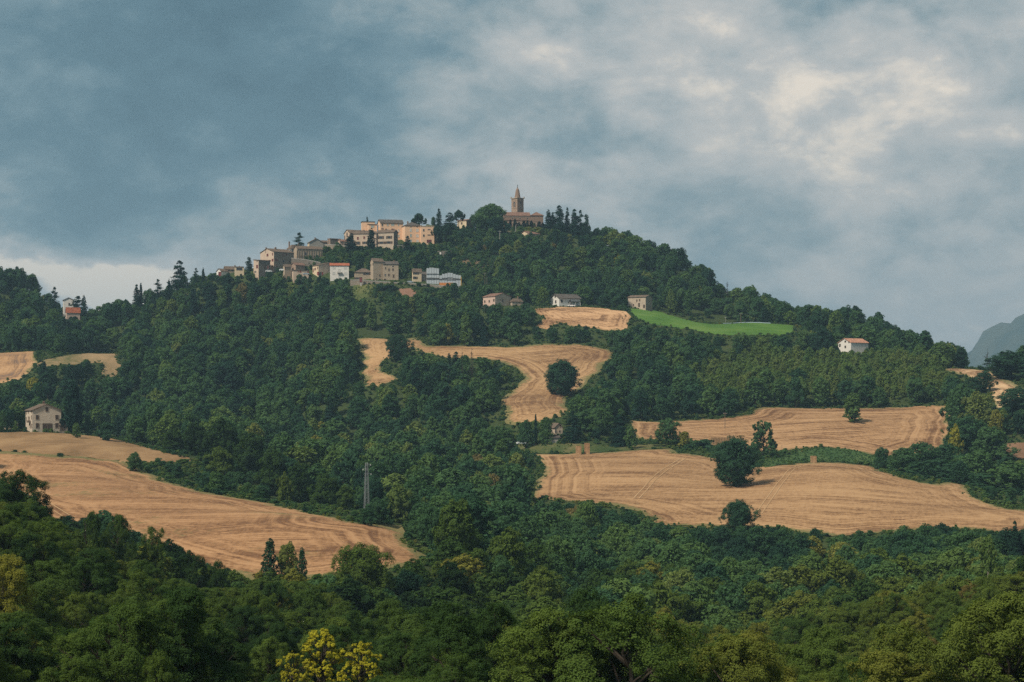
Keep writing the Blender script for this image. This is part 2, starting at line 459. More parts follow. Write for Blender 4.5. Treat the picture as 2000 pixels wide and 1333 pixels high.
M = {}
M['ground'] = mat_ground()
STRAW = (0.280, 0.160, 0.080); STRAWD = (0.135, 0.070, 0.036); WEED = (0.105, 0.120, 0.045)
M['leaf'] = mat_foliage('broadleaf_foliage', [(0.0, (0.027, 0.066, 0.040)), (0.20, (0.048, 0.108, 0.050)), (0.42, (0.080, 0.150, 0.052)),
        (0.62, (0.124, 0.188, 0.050)), (0.78, (0.165, 0.200, 0.058)), (0.88, (0.225, 0.215, 0.042)), (0.94, (0.400, 0.365, 0.030)), (1.0, (0.150, 0.115, 0.066))], 0.25)
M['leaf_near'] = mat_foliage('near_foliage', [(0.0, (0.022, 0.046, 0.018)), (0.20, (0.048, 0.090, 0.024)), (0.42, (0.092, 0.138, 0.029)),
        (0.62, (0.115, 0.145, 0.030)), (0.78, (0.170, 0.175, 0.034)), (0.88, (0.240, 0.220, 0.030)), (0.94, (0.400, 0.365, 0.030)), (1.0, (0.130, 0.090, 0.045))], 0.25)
M['needle'] = mat_foliage('conifer_foliage', [(0.0, (0.014, 0.040, 0.027)), (0.5, (0.026, 0.060, 0.034)), (1.0, (0.055, 0.095, 0.036))], 0.08)
M['bark'] = mat_plain('bark', (0.050, 0.041, 0.032), 1.0, 0, 0.05, 0.4)
M['palebark'] = mat_plain('pale_bark', (0.25, 0.22, 0.18), 1.0, 0, 0.05, 0.3)

# ------------------------------------------------------------------ ground sheet (to the horizon)
xs = np.concatenate([[-12000, -8000, -5000, -2500, -1500, -1000, -750], gx, [750, 1000, 1500, 2500, 5000, 8000, 12000]])
ys = np.concatenate([[-12000, -1500, -500, -150], gy, [2000, 2400, 3200, 5000, 9000, 11000, 12500]])
AX, AY = np.meshgrid(xs, ys)
AZ = terr(AX.ravel(), AY.ravel()).reshape(AX.shape)
sidef = np.clip((np.abs(AX) - 520) / 900, 0, 1); sidef = sidef * sidef * (3 - 2 * sidef)
AZ = AZ * (1 - sidef) + 0.0 * sidef
AZ[AY > 1850] = 0.0
nx_, ny_ = len(xs), len(ys)
idx = np.arange(nx_ * ny_).reshape(ny_, nx_)
F_ = np.stack([idx[:-1, :-1], idx[:-1, 1:], idx[1:, 1:], idx[1:, :-1]], -1).reshape(-1, 4)
ground = obj('ground', mesh_np('ground', np.stack([AX.ravel(), AY.ravel(), AZ.ravel()], -1), F_, [M['ground']], None, True))
tag(ground, 'rolling hillside ground under the woods and fields', 'ground', None, 'structure')

# ------------------------------------------------------------------ fields, drawn as ground plots
def in_poly(px, py, poly):
    poly = np.asarray(poly, float)
    ins = np.zeros(np.shape(px), bool)
    j = len(poly) - 1
    for i in range(len(poly)):
        xi, yi = poly[i]; xj, yj = poly[j]
        if yi != yj:
            cond = ((yi > py) != (yj > py)) & (px < (xj - xi) * (py - yi) / (yj - yi) + xi)
            ins ^= cond
        j = i
    return ins
MASK = np.zeros((1400, 2000), np.float32)          # photo pixels in which no wood tree may stand
PYG, PXG = np.mgrid[0:1400, 0:2000]
def keep_clear(y0, y1, x0, x1, d):
    y0 = max(0, int(y0)); x0 = max(0, int(x0))
    MASK[y0:int(y1), x0:int(x1)] = np.maximum(MASK[y0:int(y1), x0:int(x1)], d)
PLOTS = []                                   # world polygons without wood
def densify(poly, step):
    outp = []
    for i in range(len(poly)):
        a = np.array(poly[i], float); b_ = np.array(poly[(i + 1) % len(poly)], float)
        n = max(1, int(np.hypot(*(b_ - a)) / step))
        for t in range(n): outp.append(tuple(a + (b_ - a) * t / n))
    return outp
def edge_dist(P, poly):
    poly = np.asarray(poly); d = np.full(len(P), 1e9)
    for i in range(len(poly)):
        a = poly[i]; b_ = poly[(i + 1) % len(poly)]
        ab = b_ - a; t = np.clip(((P - a) @ ab) / max(1e-6, ab @ ab), 0, 1)
        d = np.minimum(d, np.hypot(*(P - a - t[:, None] * ab).T))
    return d
def plot(name, label, poly, d0, d1, mat, ang, lift=0.15, protect=True, wob=0.0, res=4.0, cat='field', seen=None):
    if protect:
        MASK[in_poly(PXG, PYG, seen or poly)] = 1e9
    dp = densify(poly, 10)
    wpoly = []
    for (x, y) in dp:
        g = ground_at(x, y, d0, d1)
        p = np.array([g.x, g.y]) + RNG.normal(0, 1, 2) * (1.0 + wob)
        if not wpoly or np.hypot(*(p - wpoly[-1])) > 0.8: wpoly.append(p)
    wp = np.array(wpoly)
    PLOTS.append(wp)
    lo = wp.min(0); hi = wp.max(0)
    qx, qy = np.meshgrid(np.arange(lo[0], hi[0], res), np.arange(lo[1], hi[1], res))
    q = np.stack([qx.ravel(), qy.ravel()], -1) + RNG.uniform(-0.3, 0.3, (qx.size, 2))
    q = q[in_poly(q[:, 0], q[:, 1], wp)]
    if len(q): q = q[edge_dist(q, wp) > 1.2]
    allp = [Vector((float(a), float(b_))) for a, b_ in np.vstack([wp, q])]
    vv, ee, ff, *_ = delaunay_2d_cdt(allp, [], [list(range(len(wp)))], 1, 1e-4)
    V = np.array([[v.x, v.y] for v in vv])
    z = terr(V[:, 0], V[:, 1]) + lift
    tri = np.array([f for f in ff if len(f) == 3], int)
    cen = V[tri].mean(1)
    tri = tri[in_poly(cen[:, 0], cen[:, 1], wp)]
    a_, b_, c_ = V[tri[:, 0]], V[tri[:, 1]], V[tri[:, 2]]
    cr = (b_[:, 0] - a_[:, 0]) * (c_[:, 1] - a_[:, 1]) - (b_[:, 1] - a_[:, 1]) * (c_[:, 0] - a_[:, 0])
    tri[cr < 0] = tri[cr < 0][:, ::-1]
    me = mesh_np(name, np.column_stack([V, z]), tri, [mat], None, True)
    ca, sa = math.cos(R(ang)), math.sin(R(ang))
    add_attr(me, 'row', V[:, 0] * -sa + V[:, 1] * ca)
    add_attr(me, 'along', V[:, 0] * ca + V[:, 1] * sa)
    add_attr(me, 'edge', edge_dist(V, wp))
    o = obj(name, me)
    tag(o, label, cat, None, 'structure')
    return o

F1A = [(-60,845),(0,846),(60,844),(150,846),(190,849),(230,860),(300,880),(345,891),(382,897),(350,903),(290,906),(235,903),(150,893),(60,886),(-60,880)]
F1B = [(-60,880),(60,886),(150,893),(235,903),(262,915),(300,930),(340,945),(400,963),(470,975),(530,985),(600,1003),(660,1014),(700,1024),(760,1027),(790,1030),(793,1048),(800,1070),(826,1093),
       (800,1108),(700,1125),(600,1135),(480,1140),(400,1120),(300,1095),(150,1040),(0,985),(-60,975)]
F1S = F1B[:18] + [(800,1108),(700,1120),(600,1130),(480,1136),(440,1118),(400,1086),(330,1060),(300,1034),(220,1010),(170,1002),(135,1020),(112,1004),(80,967),(0,922),(-60,905)]
F2 = [(-60,692),(0,690),(82,686),(76,700),(62,722),(40,742),(0,752),(-60,755)]
F2B = [(70,712),(90,703),(130,695),(170,690),(232,684),(230,735),(198,742),(196,712),(160,712),(120,715),(80,722)]
F3 = [(697,651),(745,652),(778,656),(815,656),(835,676),(880,676),(1000,679),(1060,673),(1130,673),(1196,685),(1190,702),(1165,735),(1130,768),(1105,780),(1110,805),(1090,816),(1040,830),
      (988,832),(982,800),(978,780),(1000,765),(1024,741),(1000,715),(950,702),(880,700),(835,692),(800,682),(752,704),(742,715),(758,735),(776,743),(740,756),(712,756),(709,740),(711,700)]
F4 = [(1050,604),(1100,600),(1180,603),(1222,610),(1235,620),(1228,640),(1195,648),(1130,640),(1090,632),(1065,645),(1052,642),(1063,620)]
F5 = [(1222,603),(1280,607),(1340,620),(1400,629),(1500,632),(1552,637),(1550,653),(1480,658),(1400,655),(1350,645),(1290,637),(1250,628)]
F6 = [(1228,823),(1290,825),(1400,819),(1470,811),(1486,796),(1560,798),(1640,799),(1760,797),(1845,793),(1850,815),(1847,850),(1850,876),(1800,890),(1740,897),(1700,889),(1650,880),(1610,874),(1540,881),(1500,884),(1440,885),(1400,866),(1340,862),(1245,860)]
F7 = [(1042,888),(1100,889),(1150,887),(1240,881),(1310,877),(1330,886),(1400,896),(1480,914),(1540,908),(1590,904),(1650,905),(1700,912),(1760,935),(1810,947),(1870,942),(1888,950),(1900,970),(1940,990),(2010,1000),(2060,1008),
      (2060,1060),(1990,1047),(1900,1035),(1800,1035),(1700,1045),(1640,1050),(1560,1040),(1500,1032),(1400,1030),(1310,1028),(1240,1000),(1170,985),(1100,980),(1038,976),(1042,950),(1062,930),(1052,905)]
F8 = [(1840,722),(1880,719),(1930,726),(1960,742),(2000,757),(2060,770),(2060,795),(1985,785),(1952,800),(1940,775),(1915,750),(1880,735)]
F9 = [(1966,866),(2060,862),(2060,900),(1972,898)]
G1 = [(1490,914),(1480,903),(1525,893),(1560,881),(1610,875),(1660,880),(1715,893),(1735,905),(1715,912),(1650,904),(1590,903),(1540,907)]
G2 = [(688,557),(728,557),(724,575),(716,590),(692,590)]
G3 = [(1012,862),(1040,870),(1080,862),(1110,868),(1200,874),(1300,868),(1312,876),(1240,880),(1150,886),(1050,888),(1010,880)]
BARE = [(778,565),(808,565),(812,574),(800,582),(790,584)]
EARTH = [(903,505),(925,500),(952,512),(955,528),(930,530),(905,520)]
plot('dry_bank', 'pale dry grass bank below the lone stone farmhouse', F1A, 640, 850, mat_drygrass('bank_grass', (0.150, 0.095, 0.045), (0.245, 0.145, 0.072), (0.335, 0.210, 0.105)), 5)
plot('stubble_field', 'wide stubble field sloping down from the lone farmhouse', F1B, 380, 800, mat_stubble('stubble_a', (0.275, 0.148, 0.072), (0.140, 0.070, 0.036), WEED, 0.115, 1.0, 0.42), 3, seen=F1S)
plot('stubble_field', 'small stubble field partly ploughed at the far left edge', F2, 960, 1180, mat_stubble('stubble_b', STRAW, (0.16, 0.105, 0.075), WEED, 0.02, 2.0, 0.30, 1.5), 8)
MASK[in_poly(PXG, PYG, [(170, 692), (232, 684), (231, 736), (198, 742), (190, 712)])] = 1e9
MASK[in_poly(PXG, PYG, [(92, 702), (170, 690), (170, 708), (92, 716)])] = 1e9
plot('rough_plot', 'sloping rough grass plot with olive bushes left of the big wood', F2B, 960, 1180, mat_drygrass('rough_grass', (0.090, 0.095, 0.035), (0.230, 0.165, 0.085), (0.360, 0.235, 0.125)), 5, protect=False)
plot('stubble_field', 'branching stubble field in the middle of the slope', F3, 850, 1140, mat_stubble('stubble_c', (0.290, 0.170, 0.083), STRAWD, WEED, 0.055, 3.0, 0.45), 28)
plot('stubble_field', 'small stubble field just below the white house', F4, 1080, 1190, mat_stubble('stubble_d', (0.365, 0.212, 0.110), STRAWD, WEED, -0.06, 4.0, 0.4), 15)
plot('crop_field', 'bright green crop field below the stone ruin', F5, 1090, 1230, mat_crop(), 10)
plot('stubble_field', 'upper right stubble field with a lone round tree', F6, 820, 1000, mat_stubble('stubble_e', STRAW, STRAWD, WEED, 0.00, 5.0, 0.40), 12)
plot('stubble_field', 'large lower right stubble field with the big dark oak', F7, 560, 860, mat_stubble('stubble_f', (0.275, 0.158, 0.078), STRAWD, WEED, 0.02, 6.0, 0.50), -12)
plot('stubble_field', 'stubble strip at the right edge under the skyline', F8, 930, 1080, mat_stubble('stubble_g', (0.370, 0.235, 0.130), STRAWD, WEED, 0.03, 7.0, 0.45), 40)
plot('fallow_plot', 'brown fallow plot behind the trees at the right edge', F9, 780, 900, mat_drygrass('fallow_soil', (0.13, 0.08, 0.045), (0.20, 0.115, 0.07), (0.25, 0.15, 0.09)), 10)
plot('grass_bank', 'green grass bank between the two right stubble fields', G1, 760, 900, mat_drygrass('bank_green', (0.030, 0.065, 0.022), (0.050, 0.092, 0.030), (0.090, 0.125, 0.040)), 0, 0.3)
plot('lawn', 'sunny grass slope below the village retaining wall', G2, 1180, 1250, mat_drygrass('lawn_grass', (0.038, 0.060, 0.018), (0.072, 0.090, 0.028), (0.140, 0.130, 0.050)), 0, 0.2)
plot('verge', 'weedy verge with a track behind the two bale stacks', G3, 780, 900, mat_drygrass('verge_grass', (0.035, 0.060, 0.020), (0.070, 0.088, 0.030), (0.170, 0.135, 0.062)), 0, 0.22)
plot('bare_earth', 'patch of reddish bare earth under the retaining wall', BARE, 1190, 1240, mat_drygrass('bare_soil', (0.16, 0.085, 0.055), (0.22, 0.12, 0.08), (0.26, 0.15, 0.10)), 0, 0.25)
plot('scrub_slope', 'brown eroded scrub slope under the church hill', EARTH, 1240, 1330, mat_drygrass('scrub_soil', (0.075, 0.065, 0.035), (0.150, 0.105, 0.060), (0.22, 0.15, 0.09)), 0, 0.25)

# ------------------------------------------------------------------ tree meshes
def unit(n, rng):
    v = rng.normal(size=(n, 3)); return v / np.linalg.norm(v, axis=1, keepdims=True)
def norm(v):
    return v / np.maximum(1e-9, np.linalg.norm(v, axis=1, keepdims=True))
def leaf_quads(P, N, ls, rng, aspect=0.6):
    n = len(P)
    t1 = norm(np.cross(N, rng.normal(size=(n, 3)))); t2 = np.cross(N, t1)
    s = (ls * rng.uniform(0.65, 1.3, n))[:, None] * 0.5
    V = np.stack([P - t1 * s, P + t2 * s * aspect - t1 * s * 0.1, P + t1 * s, P - t2 * s * aspect - t1 * s * 0.1], 1).reshape(-1, 3)
    return V
def tube(path, radii, sides=6):
    path = np.asarray(path, float); V = []; F = []
    for i, p in enumerate(path):
        d = path[min(i + 1, len(path) - 1)] - path[max(i - 1, 0)]
        d = d / (np.linalg.norm(d) + 1e-9)
        a = np.cross(d, [0.31, 0.87, 0.2]); a /= np.linalg.norm(a); b_ = np.cross(d, a)
        for s in range(sides):
            th = 2 * math.pi * s / sides
            V.append(p + radii[i] * (a * math.cos(th) + b_ * math.sin(th)))
    for i in range(len(path) - 1):
        for s in range(sides):
            s2 = (s + 1) % sides
            F.append((i * sides + s, i * sides + s2, (i + 1) * sides + s2, (i + 1) * sides + s))
    return np.array(V), np.array(F)
def join_tubes(lst):
    V = []; F = []; n = 0
    for v, f in lst:
        V.append(v); F.append(f + n); n += len(v)
    return np.vstack(V), np.vstack(F)
def bent(a, b_, rng, k=4, j=0.06):
    a = np.asarray(a, float); b_ = np.asarray(b_, float); L = np.linalg.norm(b_ - a)
    p = [a + (b_ - a) * t for t in np.linspace(0, 1, k)]
    for i in range(1, k - 1): p[i] = p[i] + rng.normal(0, j * L, 3)
    return p

class Proto: pass
PROFILE = {
 'round':    lambda t: np.sqrt(np.clip(1 - ((t - 0.42) / 0.60) ** 2, 0.02, 1)),
 'spread':   lambda t: np.sqrt(np.clip(1 - ((t - 0.36) / 0.66) ** 2, 0.02, 1)) * (0.85 + 0.15 * np.sin(t * 9)),
 'tall':     lambda t: np.clip(1.05 * np.sqrt(np.clip(1 - ((t - 0.33) / 0.69) ** 2, 0.02, 1)), 0.1, 1),
 'column':   lambda t: np.clip(np.sqrt(np.clip(1 - ((t - 0.30) / 0.71) ** 2, 0.0, 1)) * (1.0 - 0.25 * t), 0.08, 1),
 'umbrella': lambda t: np.sqrt(np.clip(1 - (t * 0.97) ** 2, 0.05, 1)),
}
def make_broad(name, seed, Wd, Ht, z0, nl, nsub, nleaf, ls, shape='round', jitter=0.5, limbs=True, gap=0.0, mat='leaf', asp=0.6, lobe=0.36, trunkmat='bark', core=True):
    """crown built from big limbs' masses, each of them from small clumps, each of those from leaf faces"""
    rng = np.random.default_rng(seed)
    hc = Ht - z0
    prof = PROFILE[shape]
    # stratified masses over the crown's height; thick ones set out on the envelope, some inside
    t = (np.arange(nl) + rng.uniform(0, 1, nl)) / nl
    t = t ** 1.05
    th = np.arange(nl) * 2.39996 + rng.normal(0, 0.5, nl)
    ph = rng.uniform(0, 6.28, 3)
    pr_ = prof(t)
    if shape in ('round', 'spread', 'tall', 'umbrella'):      # uneven outline
        pr_ = pr_ * (1 + 0.20 * np.sin(2 * th + ph[0] + 3 * t) + 0.14 * np.sin(5 * th + ph[1] - 7 * t))
    rl = lobe * (0.55 + 0.45 * pr_) * rng.uniform(0.72, 1.25, nl) * (0.75 if shape == 'column' else 1.0)   # lobe radius / crown radius*2
    rad = np.clip(pr_ - rl * rng.uniform(0.75, 1.15, nl), 0.0, 1) * rng.uniform(0.75, 1.12, nl)
    inner = rng.uniform(size=nl) < 0.18
    rad[inner] *= 0.4
    skew = rng.normal(0, 0.10, 2)
    cen = np.column_stack([(rad * np.cos(th) + skew[0] * (t - .4)) * Wd / 2, (rad * np.sin(th) + skew[1] * (t - .4)) * Wd / 2, z0 + t * hc - rl * Wd * 0.22])
    r = rl * Wd / 2
    if gap:
        keep = rng.uniform(size=nl) > gap; cen, r, t = cen[keep], r[keep], t[keep]
    SCn = []; SR = []; SD = []
    axis_z = z0 + hc * 0.40
    for i in range(len(cen)):
        outd = cen[i] - np.array([0, 0, axis_z]); outd[2] *= 0.7; outd /= np.linalg.norm(outd) + 1e-9
        s = norm(unit(nsub, rng) + outd * 0.60 + np.array([0, 0, 0.14]))
        k = r[i] * rng.uniform(0.62, 1.0, nsub)[:, None]
        SCn.append(cen[i] + s * k); SR.append(r[i] * rng.uniform(0.20, 0.44, nsub)); SD.append(s)
    SCn = np.vstack(SCn); SR = np.concatenate(SR); SD = np.vstack(SD)
    pr2 = SR ** 2 / (SR ** 2).sum()
    n = int(nleaf)
    pick = rng.choice(len(SR), n, p=pr2)
    dd = norm(unit(n, rng) + 0.5 * SD[pick])
    rr = SR[pick] * rng.uniform(0.35, 1.15, n) ** 0.7
    P = SCn[pick] + dd * rr[:, None]
    nc = n // 7                    # leaves deeper in the crown
    tc_ = rng.uniform(0.08, 0.92, nc); thc = rng.uniform(0, 6.283, nc); rc_ = prof(tc_) * np.sqrt(rng.uniform(0, 0.55, nc)) * Wd / 2
    core = core and not gap
    if core: P[:nc] = np.column_stack([rc_ * np.cos(thc), rc_ * np.sin(thc), z0 + tc_ * hc])
    # fit to the asked width and height
    rq = np.quantile(np.hypot(P[:, 0], P[:, 1]), 0.975); f_xy = Wd / 2 / rq
    zt = np.quantile(P[:, 2], 0.998); zb = np.quantile(P[:, 2], 0.004)
    def fit(A):
        B = A.copy(); B[:, :2] *= f_xy; B[:, 2] = z0 + (A[:, 2] - zb) * (Ht - z0) / (zt - zb); return B
    P = fit(P); cen = fit(cen)
    N = norm(0.55 * dd + 0.55 * SD[pick] + np.array([0, 0, 0.30]) + jitter * 0.8 * unit(n, rng))
    LV = np.clip(rng.normal(0.5, 0.15, n) + (rng.normal(0, 0.15, len(SR)))[pick], 0, 1)
    p = Proto(); p.name = name; p.W = Wd; p.H = Ht
    lsv = np.full(n, ls)
    if core: lsv[:nc] *= 1.9
    lv = leaf_quads(P, N, lsv, rng, asp)
    p.crown = mesh_np(name + '_crown', lv, np.arange(4 * n).reshape(-1, 4), [M[mat]])
    add_attr(p.crown, 'leafvar', LV, 'FACE')
    tr = Ht * 0.018 + 0.05
    top = np.array([skew[0] * Wd * 0.2, skew[1] * Wd * 0.2, z0 + hc * 0.62])
    tb = [tube(bent((0, 0, -0.8), top, rng, 6, 0.02), np.linspace(tr * 1.25, tr * 0.35, 6), 7)]
    if limbs:
        order = np.argsort(-r)[:max(5, int(len(r) * (0.9 if limbs == 2 else 0.4)))]
        for i in order:
            h = max(z0 * 0.6, cen[i][2] - np.hypot(cen[i][0], cen[i][1]) * 0.9)
            h = min(h, top[2] * 0.92); q_ = (h + 0.8) / (top[2] + 0.8)
            base = np.array([0, 0, -0.8]) * (1 - q_) + top * q_
            tb.append(tube(bent(base, cen[i], rng, 4, 0.07), np.linspace(tr * 0.42, tr * 0.12, 4), 5))
            if limbs == 2:
                for q in range(3):
                    tip = cen[i] + unit(1, rng)[0] * r[i] * 0.8
                    tb.append(tube(bent(cen[i] * 0.7 + base * 0.3, tip, rng, 3, 0.06), np.linspace(tr * 0.16, tr * 0.05, 3), 4))
    v, f = join_tubes(tb)
    p.trunk = mesh_np(name + '_trunk', v, f, [M[trunkmat]], None, True)
    p.both = None
    return p
def make_conifer(name, seed, Wd, Ht, z0, nbr, nleaf, ls, droop=0.25, power=1.0, ragged=0.25):
    rng = np.random.default_rng(seed)
    P = []; N = []; tb = [tube([(0, 0, -0.8), (0, 0, Ht * 0.5), (0, 0, Ht * 0.99)], [Ht * 0.018 + 0.05, Ht * 0.012, 0.02], 6)]
    per = max(4, nleaf // nbr)
    for i in range(nbr):
        t = rng.uniform(0, 1) ** 1.25; z = z0 + (Ht - z0) * t
        L = Wd / 2 * (1 - t) ** power * rng.uniform(1 - ragged * 1.6, 1 + ragged * 0.4) + 0.12
        th = rng.uniform(0, 2 * math.pi); d = np.array([math.cos(th), math.sin(th), 0])
        tip = np.array([0, 0, z]) + d * L + np.array([0, 0, -droop * L])
        if i % 4 == 0: tb.append(tube([(0, 0, z), tip * 0.95 + np.array([0, 0, z]) * 0.05], [0.05, 0.015], 4))
        k = max(3, int(per * (0.35 + 0.65 * L / (Wd / 2))))
        s = rng.uniform(0.15, 1.05, k)[:, None]
        wdt = (0.24 * L + 0.15) * (1.1 - s * 0.6)
        lat = np.cross(d, [0, 0, 1])
        q = np.array([0, 0, z]) * (1 - s) + tip * s + lat * rng.normal(0, 1, (k, 1)) * wdt + np.array([0, 0, 1]) * rng.normal(0, 0.35, (k, 1)) * wdt
        P.append(q); N.append(norm(np.array([0, 0, 0.75]) + d * 0.6 + 0.6 * unit(k, rng)))
    P = np.vstack(P); N = np.vstack(N); n = len(P)
    p = Proto(); p.name = name; p.W = Wd; p.H = Ht
    p.crown = mesh_np(name + '_crown', leaf_quads(P, N, ls, rng, 0.5), np.arange(4 * n).reshape(-1, 4), [M['needle']])
    add_attr(p.crown, 'leafvar', np.clip(rng.normal(0.5, 0.2, n), 0, 1), 'FACE')
    v, f = join_tubes(tb)
    p.trunk = mesh_np(name + '_trunk', v, f, [M['bark']], None, True); p.both = None
    return p
def make_bare(name, seed, Wd, Ht, mat='palebark'):
    rng = np.random.default_rng(seed)
    tb = [tube(bent((0, 0, -0.5), (rng.normal(0, .3), 0, Ht * 0.95), rng, 6, 0.02), np.linspace(0.16, 0.03, 6), 6)]
    for i in range(26):
        z = Ht * rng.uniform(0.3, 0.9); L = Wd / 2 * rng.uniform(0.4, 1) * (1.2 - z / Ht)
        th = rng.uniform(0, 6.28); tip = np.array([math.cos(th) * L, math.sin(th) * L, z + L * rng.uniform(0.4, 1.1)])
        tb.append(tube(bent((0, 0, z), tip, rng, 3, 0.06), [0.06, 0.04, 0.018], 4))
        for q in range(3):
            b0 = np.array([0, 0, z]) * 0.4 + tip * 0.6
            tb.append(tube(bent(b0, b0 + unit(1, rng)[0] * L * 0.45 + np.array([0, 0, L * .2]), rng, 3, 0.05), [0.03, 0.02, 0.012], 3))
    v, f = join_tubes(tb)
    p = Proto(); p.name = name; p.W = Wd; p.H = Ht
    p.trunk = mesh_np(name + '_trunk', v, f, [M[mat]], None, True); p.crown = None; p.both = None
    return p
def both(p):
    """crown and trunk in one mesh, for the massed wood"""
    if p.both is None:
        def grab(me):
            v = np.empty(len(me.vertices) * 3, np.float32); me.vertices.foreach_get('co', v)
            f = np.empty(len(me.loops), np.int32); me.loops.foreach_get('vertex_index', f)
            return v.reshape(-1, 3), f.reshape(-1, 4)
        cv, cf = grab(p.crown); tv, tf = grab(p.trunk)
        lv = np.empty(len(p.crown.polygons), np.float32); p.crown.attributes['leafvar'].data.foreach_get('value', lv)
        me = mesh_np(p.name + '_massed', np.vstack([cv, tv]), np.vstack([cf, tf + len(cv)]), [p.crown.materials[0], M['bark']],
                     np.concatenate([np.zeros(len(cf)), np.ones(len(tf))]))
        add_attr(me, 'leafvar', np.concatenate([lv, np.full(len(tf), 0.5)]), 'FACE')
        p.both = me
    return p.both

FAR = [make_broad('far_round_%d' % i, 100 + i, 8.5, 10, 0.4, 12, 10, 5200, 0.44, ['round', 'spread', 'tall', 'round', 'spread', 'tall', 'round'][i], lobe=0.43, jitter=0.34) for i in range(7)]
MID = [make_broad('mid_round_%d' % i, 200 + i, 8.5, 10, 0.4, 20, 14, 12000, 0.31, ['round', 'spread', 'tall', 'round', 'spread', 'tall'][i]) for i in range(6)]
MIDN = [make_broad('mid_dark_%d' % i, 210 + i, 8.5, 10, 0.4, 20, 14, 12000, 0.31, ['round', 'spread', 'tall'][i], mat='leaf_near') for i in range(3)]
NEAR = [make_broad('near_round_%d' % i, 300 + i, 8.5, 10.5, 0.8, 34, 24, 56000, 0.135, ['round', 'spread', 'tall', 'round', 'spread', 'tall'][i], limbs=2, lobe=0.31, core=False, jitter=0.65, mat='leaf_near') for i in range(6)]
OAK = [make_broad('oak_%d' % i, 400 + i, 16, 16, 0.7, 52, 15, 24000, 0.44, 'round', limbs=2, lobe=0.33) for i in range(2)]
AIRY = [make_broad('airy_oak', 420, 16, 15, 1.6, 42, 11, 19000, 0.45, 'spread', limbs=2, gap=0.08, lobe=0.24)]
COLUMN = [make_broad('cypress_%d' % i, 430 + i, 4.0, 14, 0.2, 36, 9, 4200, 0.42, 'column', mat='needle', limbs=False, lobe=0.5) for i in range(2)]
OVAL = [make_broad('oval_%d' % i, 440 + i, 6.0, 13, 0.5, 34, 10, 7000, 0.40, 'tall', lobe=0.34) for i in range(2)]
OVALD = [make_broad('dark_oval', 443, 6.0, 13, 0.5, 34, 10, 7000, 0.40, 'tall', lobe=0.34, mat='needle')]
POPLAR = [make_broad('poplar_%d' % i, 445 + i, 4.0, 12, 0.6, 30, 12, 9000, 0.24, 'column', limbs=2, lobe=0.42) for i in range(2)]
PINE = [make_broad('pine_%d' % i, 450 + i, 9, 10, 5.0, 20, 10, 4500, 0.48, 'umbrella', mat='needle', limbs=2, lobe=0.3) for i in range(2)]
SPRUCE = [make_conifer('spruce_%d' % i, 460 + i, 6.5, 14, 0.5, 150, 7500, 0.55, 0.3, 0.48, 0.2) for i in range(3)]
CEDAR = [make_conifer('cedar_%d' % i, 470 + i, 10, 13, 0.8, 95, 6500, 0.62, 0.05, 0.45, 0.32) for i in range(2)]
BUSH = [make_broad('bush_%d' % i, 480 + i, 4.5, 3.4, 0.0, 10, 9, 1500, 0.42, 'spread', limbs=False) for i in range(3)]
YELLOW = [make_broad('yellow_near_%d' % i, 490 + i, 7.5, 10, 2.0, 60, 9, 15000, 0.17, 'spread', limbs=2, gap=0.05, asp=0.8, lobe=0.19) for i in range(2)]
PALE = [make_broad('pale_trunk', 495, 5.0, 12, 6.8, 14, 10, 4500, 0.28, 'round', limbs=False, trunkmat='palebark')]
BARE_T = [make_bare('bare_%d' % i, 500 + i, 4.5, 10, 'bark') for i in range(2)]

NAMED = []      # (px, py_top, py_base, half width) of single trees: kept clear of the wood
NAMED.append((716, 904, 990, 12, 589))   # the pylon
def place_tree(pool, name, label, px, top, wpx, d=None, base=None, tint=0.25, cat='tree', group=None, seed=None, dmin=60, dmax=1600):
    """one single tree: crown and trunk under an Empty at its foot; width and height from the photo"""
    if d is None:
        d = raycast(px, base, dmin, dmax)
    x = (px - 1000) / FPX * d; zg = float(terr(x, d))
    ztop = CZ + (HOR - top) / FPX * d
    H_ = max(1.2, ztop - zg); W_ = wpx * d / FPX
    rs = random.Random(int(px * 7 + top * 13) if seed is None else seed)
    p = pool[rs.randrange(len(pool))]
    e = empty(name, (x, d, zg), rs.uniform(0, 6.28))
    e.scale = (W_ / p.W, W_ / p.W, H_ / p.H)
    tag(e, label, cat, group)
    obj('trunk', p.trunk, e)
    if p.crown is not None:
        c = obj('crown', p.crown, e); c['tint'] = float(tint)
    by = HOR - FPX * (zg - CZ) / d
    NAMED.append((px, top, by, wpx / 2, d))
    return e

# ------------------------------------------------------------------ building materials
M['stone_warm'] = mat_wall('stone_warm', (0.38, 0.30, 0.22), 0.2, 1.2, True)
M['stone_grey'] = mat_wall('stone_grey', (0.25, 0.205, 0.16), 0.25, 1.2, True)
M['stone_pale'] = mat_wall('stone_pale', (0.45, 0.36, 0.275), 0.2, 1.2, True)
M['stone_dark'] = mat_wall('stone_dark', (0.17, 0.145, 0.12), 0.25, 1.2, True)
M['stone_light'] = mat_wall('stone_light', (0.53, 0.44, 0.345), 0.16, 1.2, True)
M['brick'] = mat_wall('brick_old', (0.235, 0.160, 0.118), 0.25, 1.6, True)
M['brick_warm'] = mat_wall('brick_warm', (0.31, 0.22, 0.165), 0.22, 1.6, True)
M['peach'] = mat_wall('peach_render', (0.70, 0.455, 0.295), 0.09)
M['pink'] = mat_wall('pink_render', (0.52, 0.37, 0.30), 0.12)
M['rose'] = mat_wall('rose_render', (0.50, 0.38, 0.29), 0.14)
M['white'] = mat_wall('white_render', (0.66, 0.62, 0.57), 0.10)
M['cream'] = mat_wall('cream_render', (0.60, 0.47, 0.32), 0.10)
M['grey'] = mat_wall('grey_render', (0.30, 0.28, 0.25), 0.2)
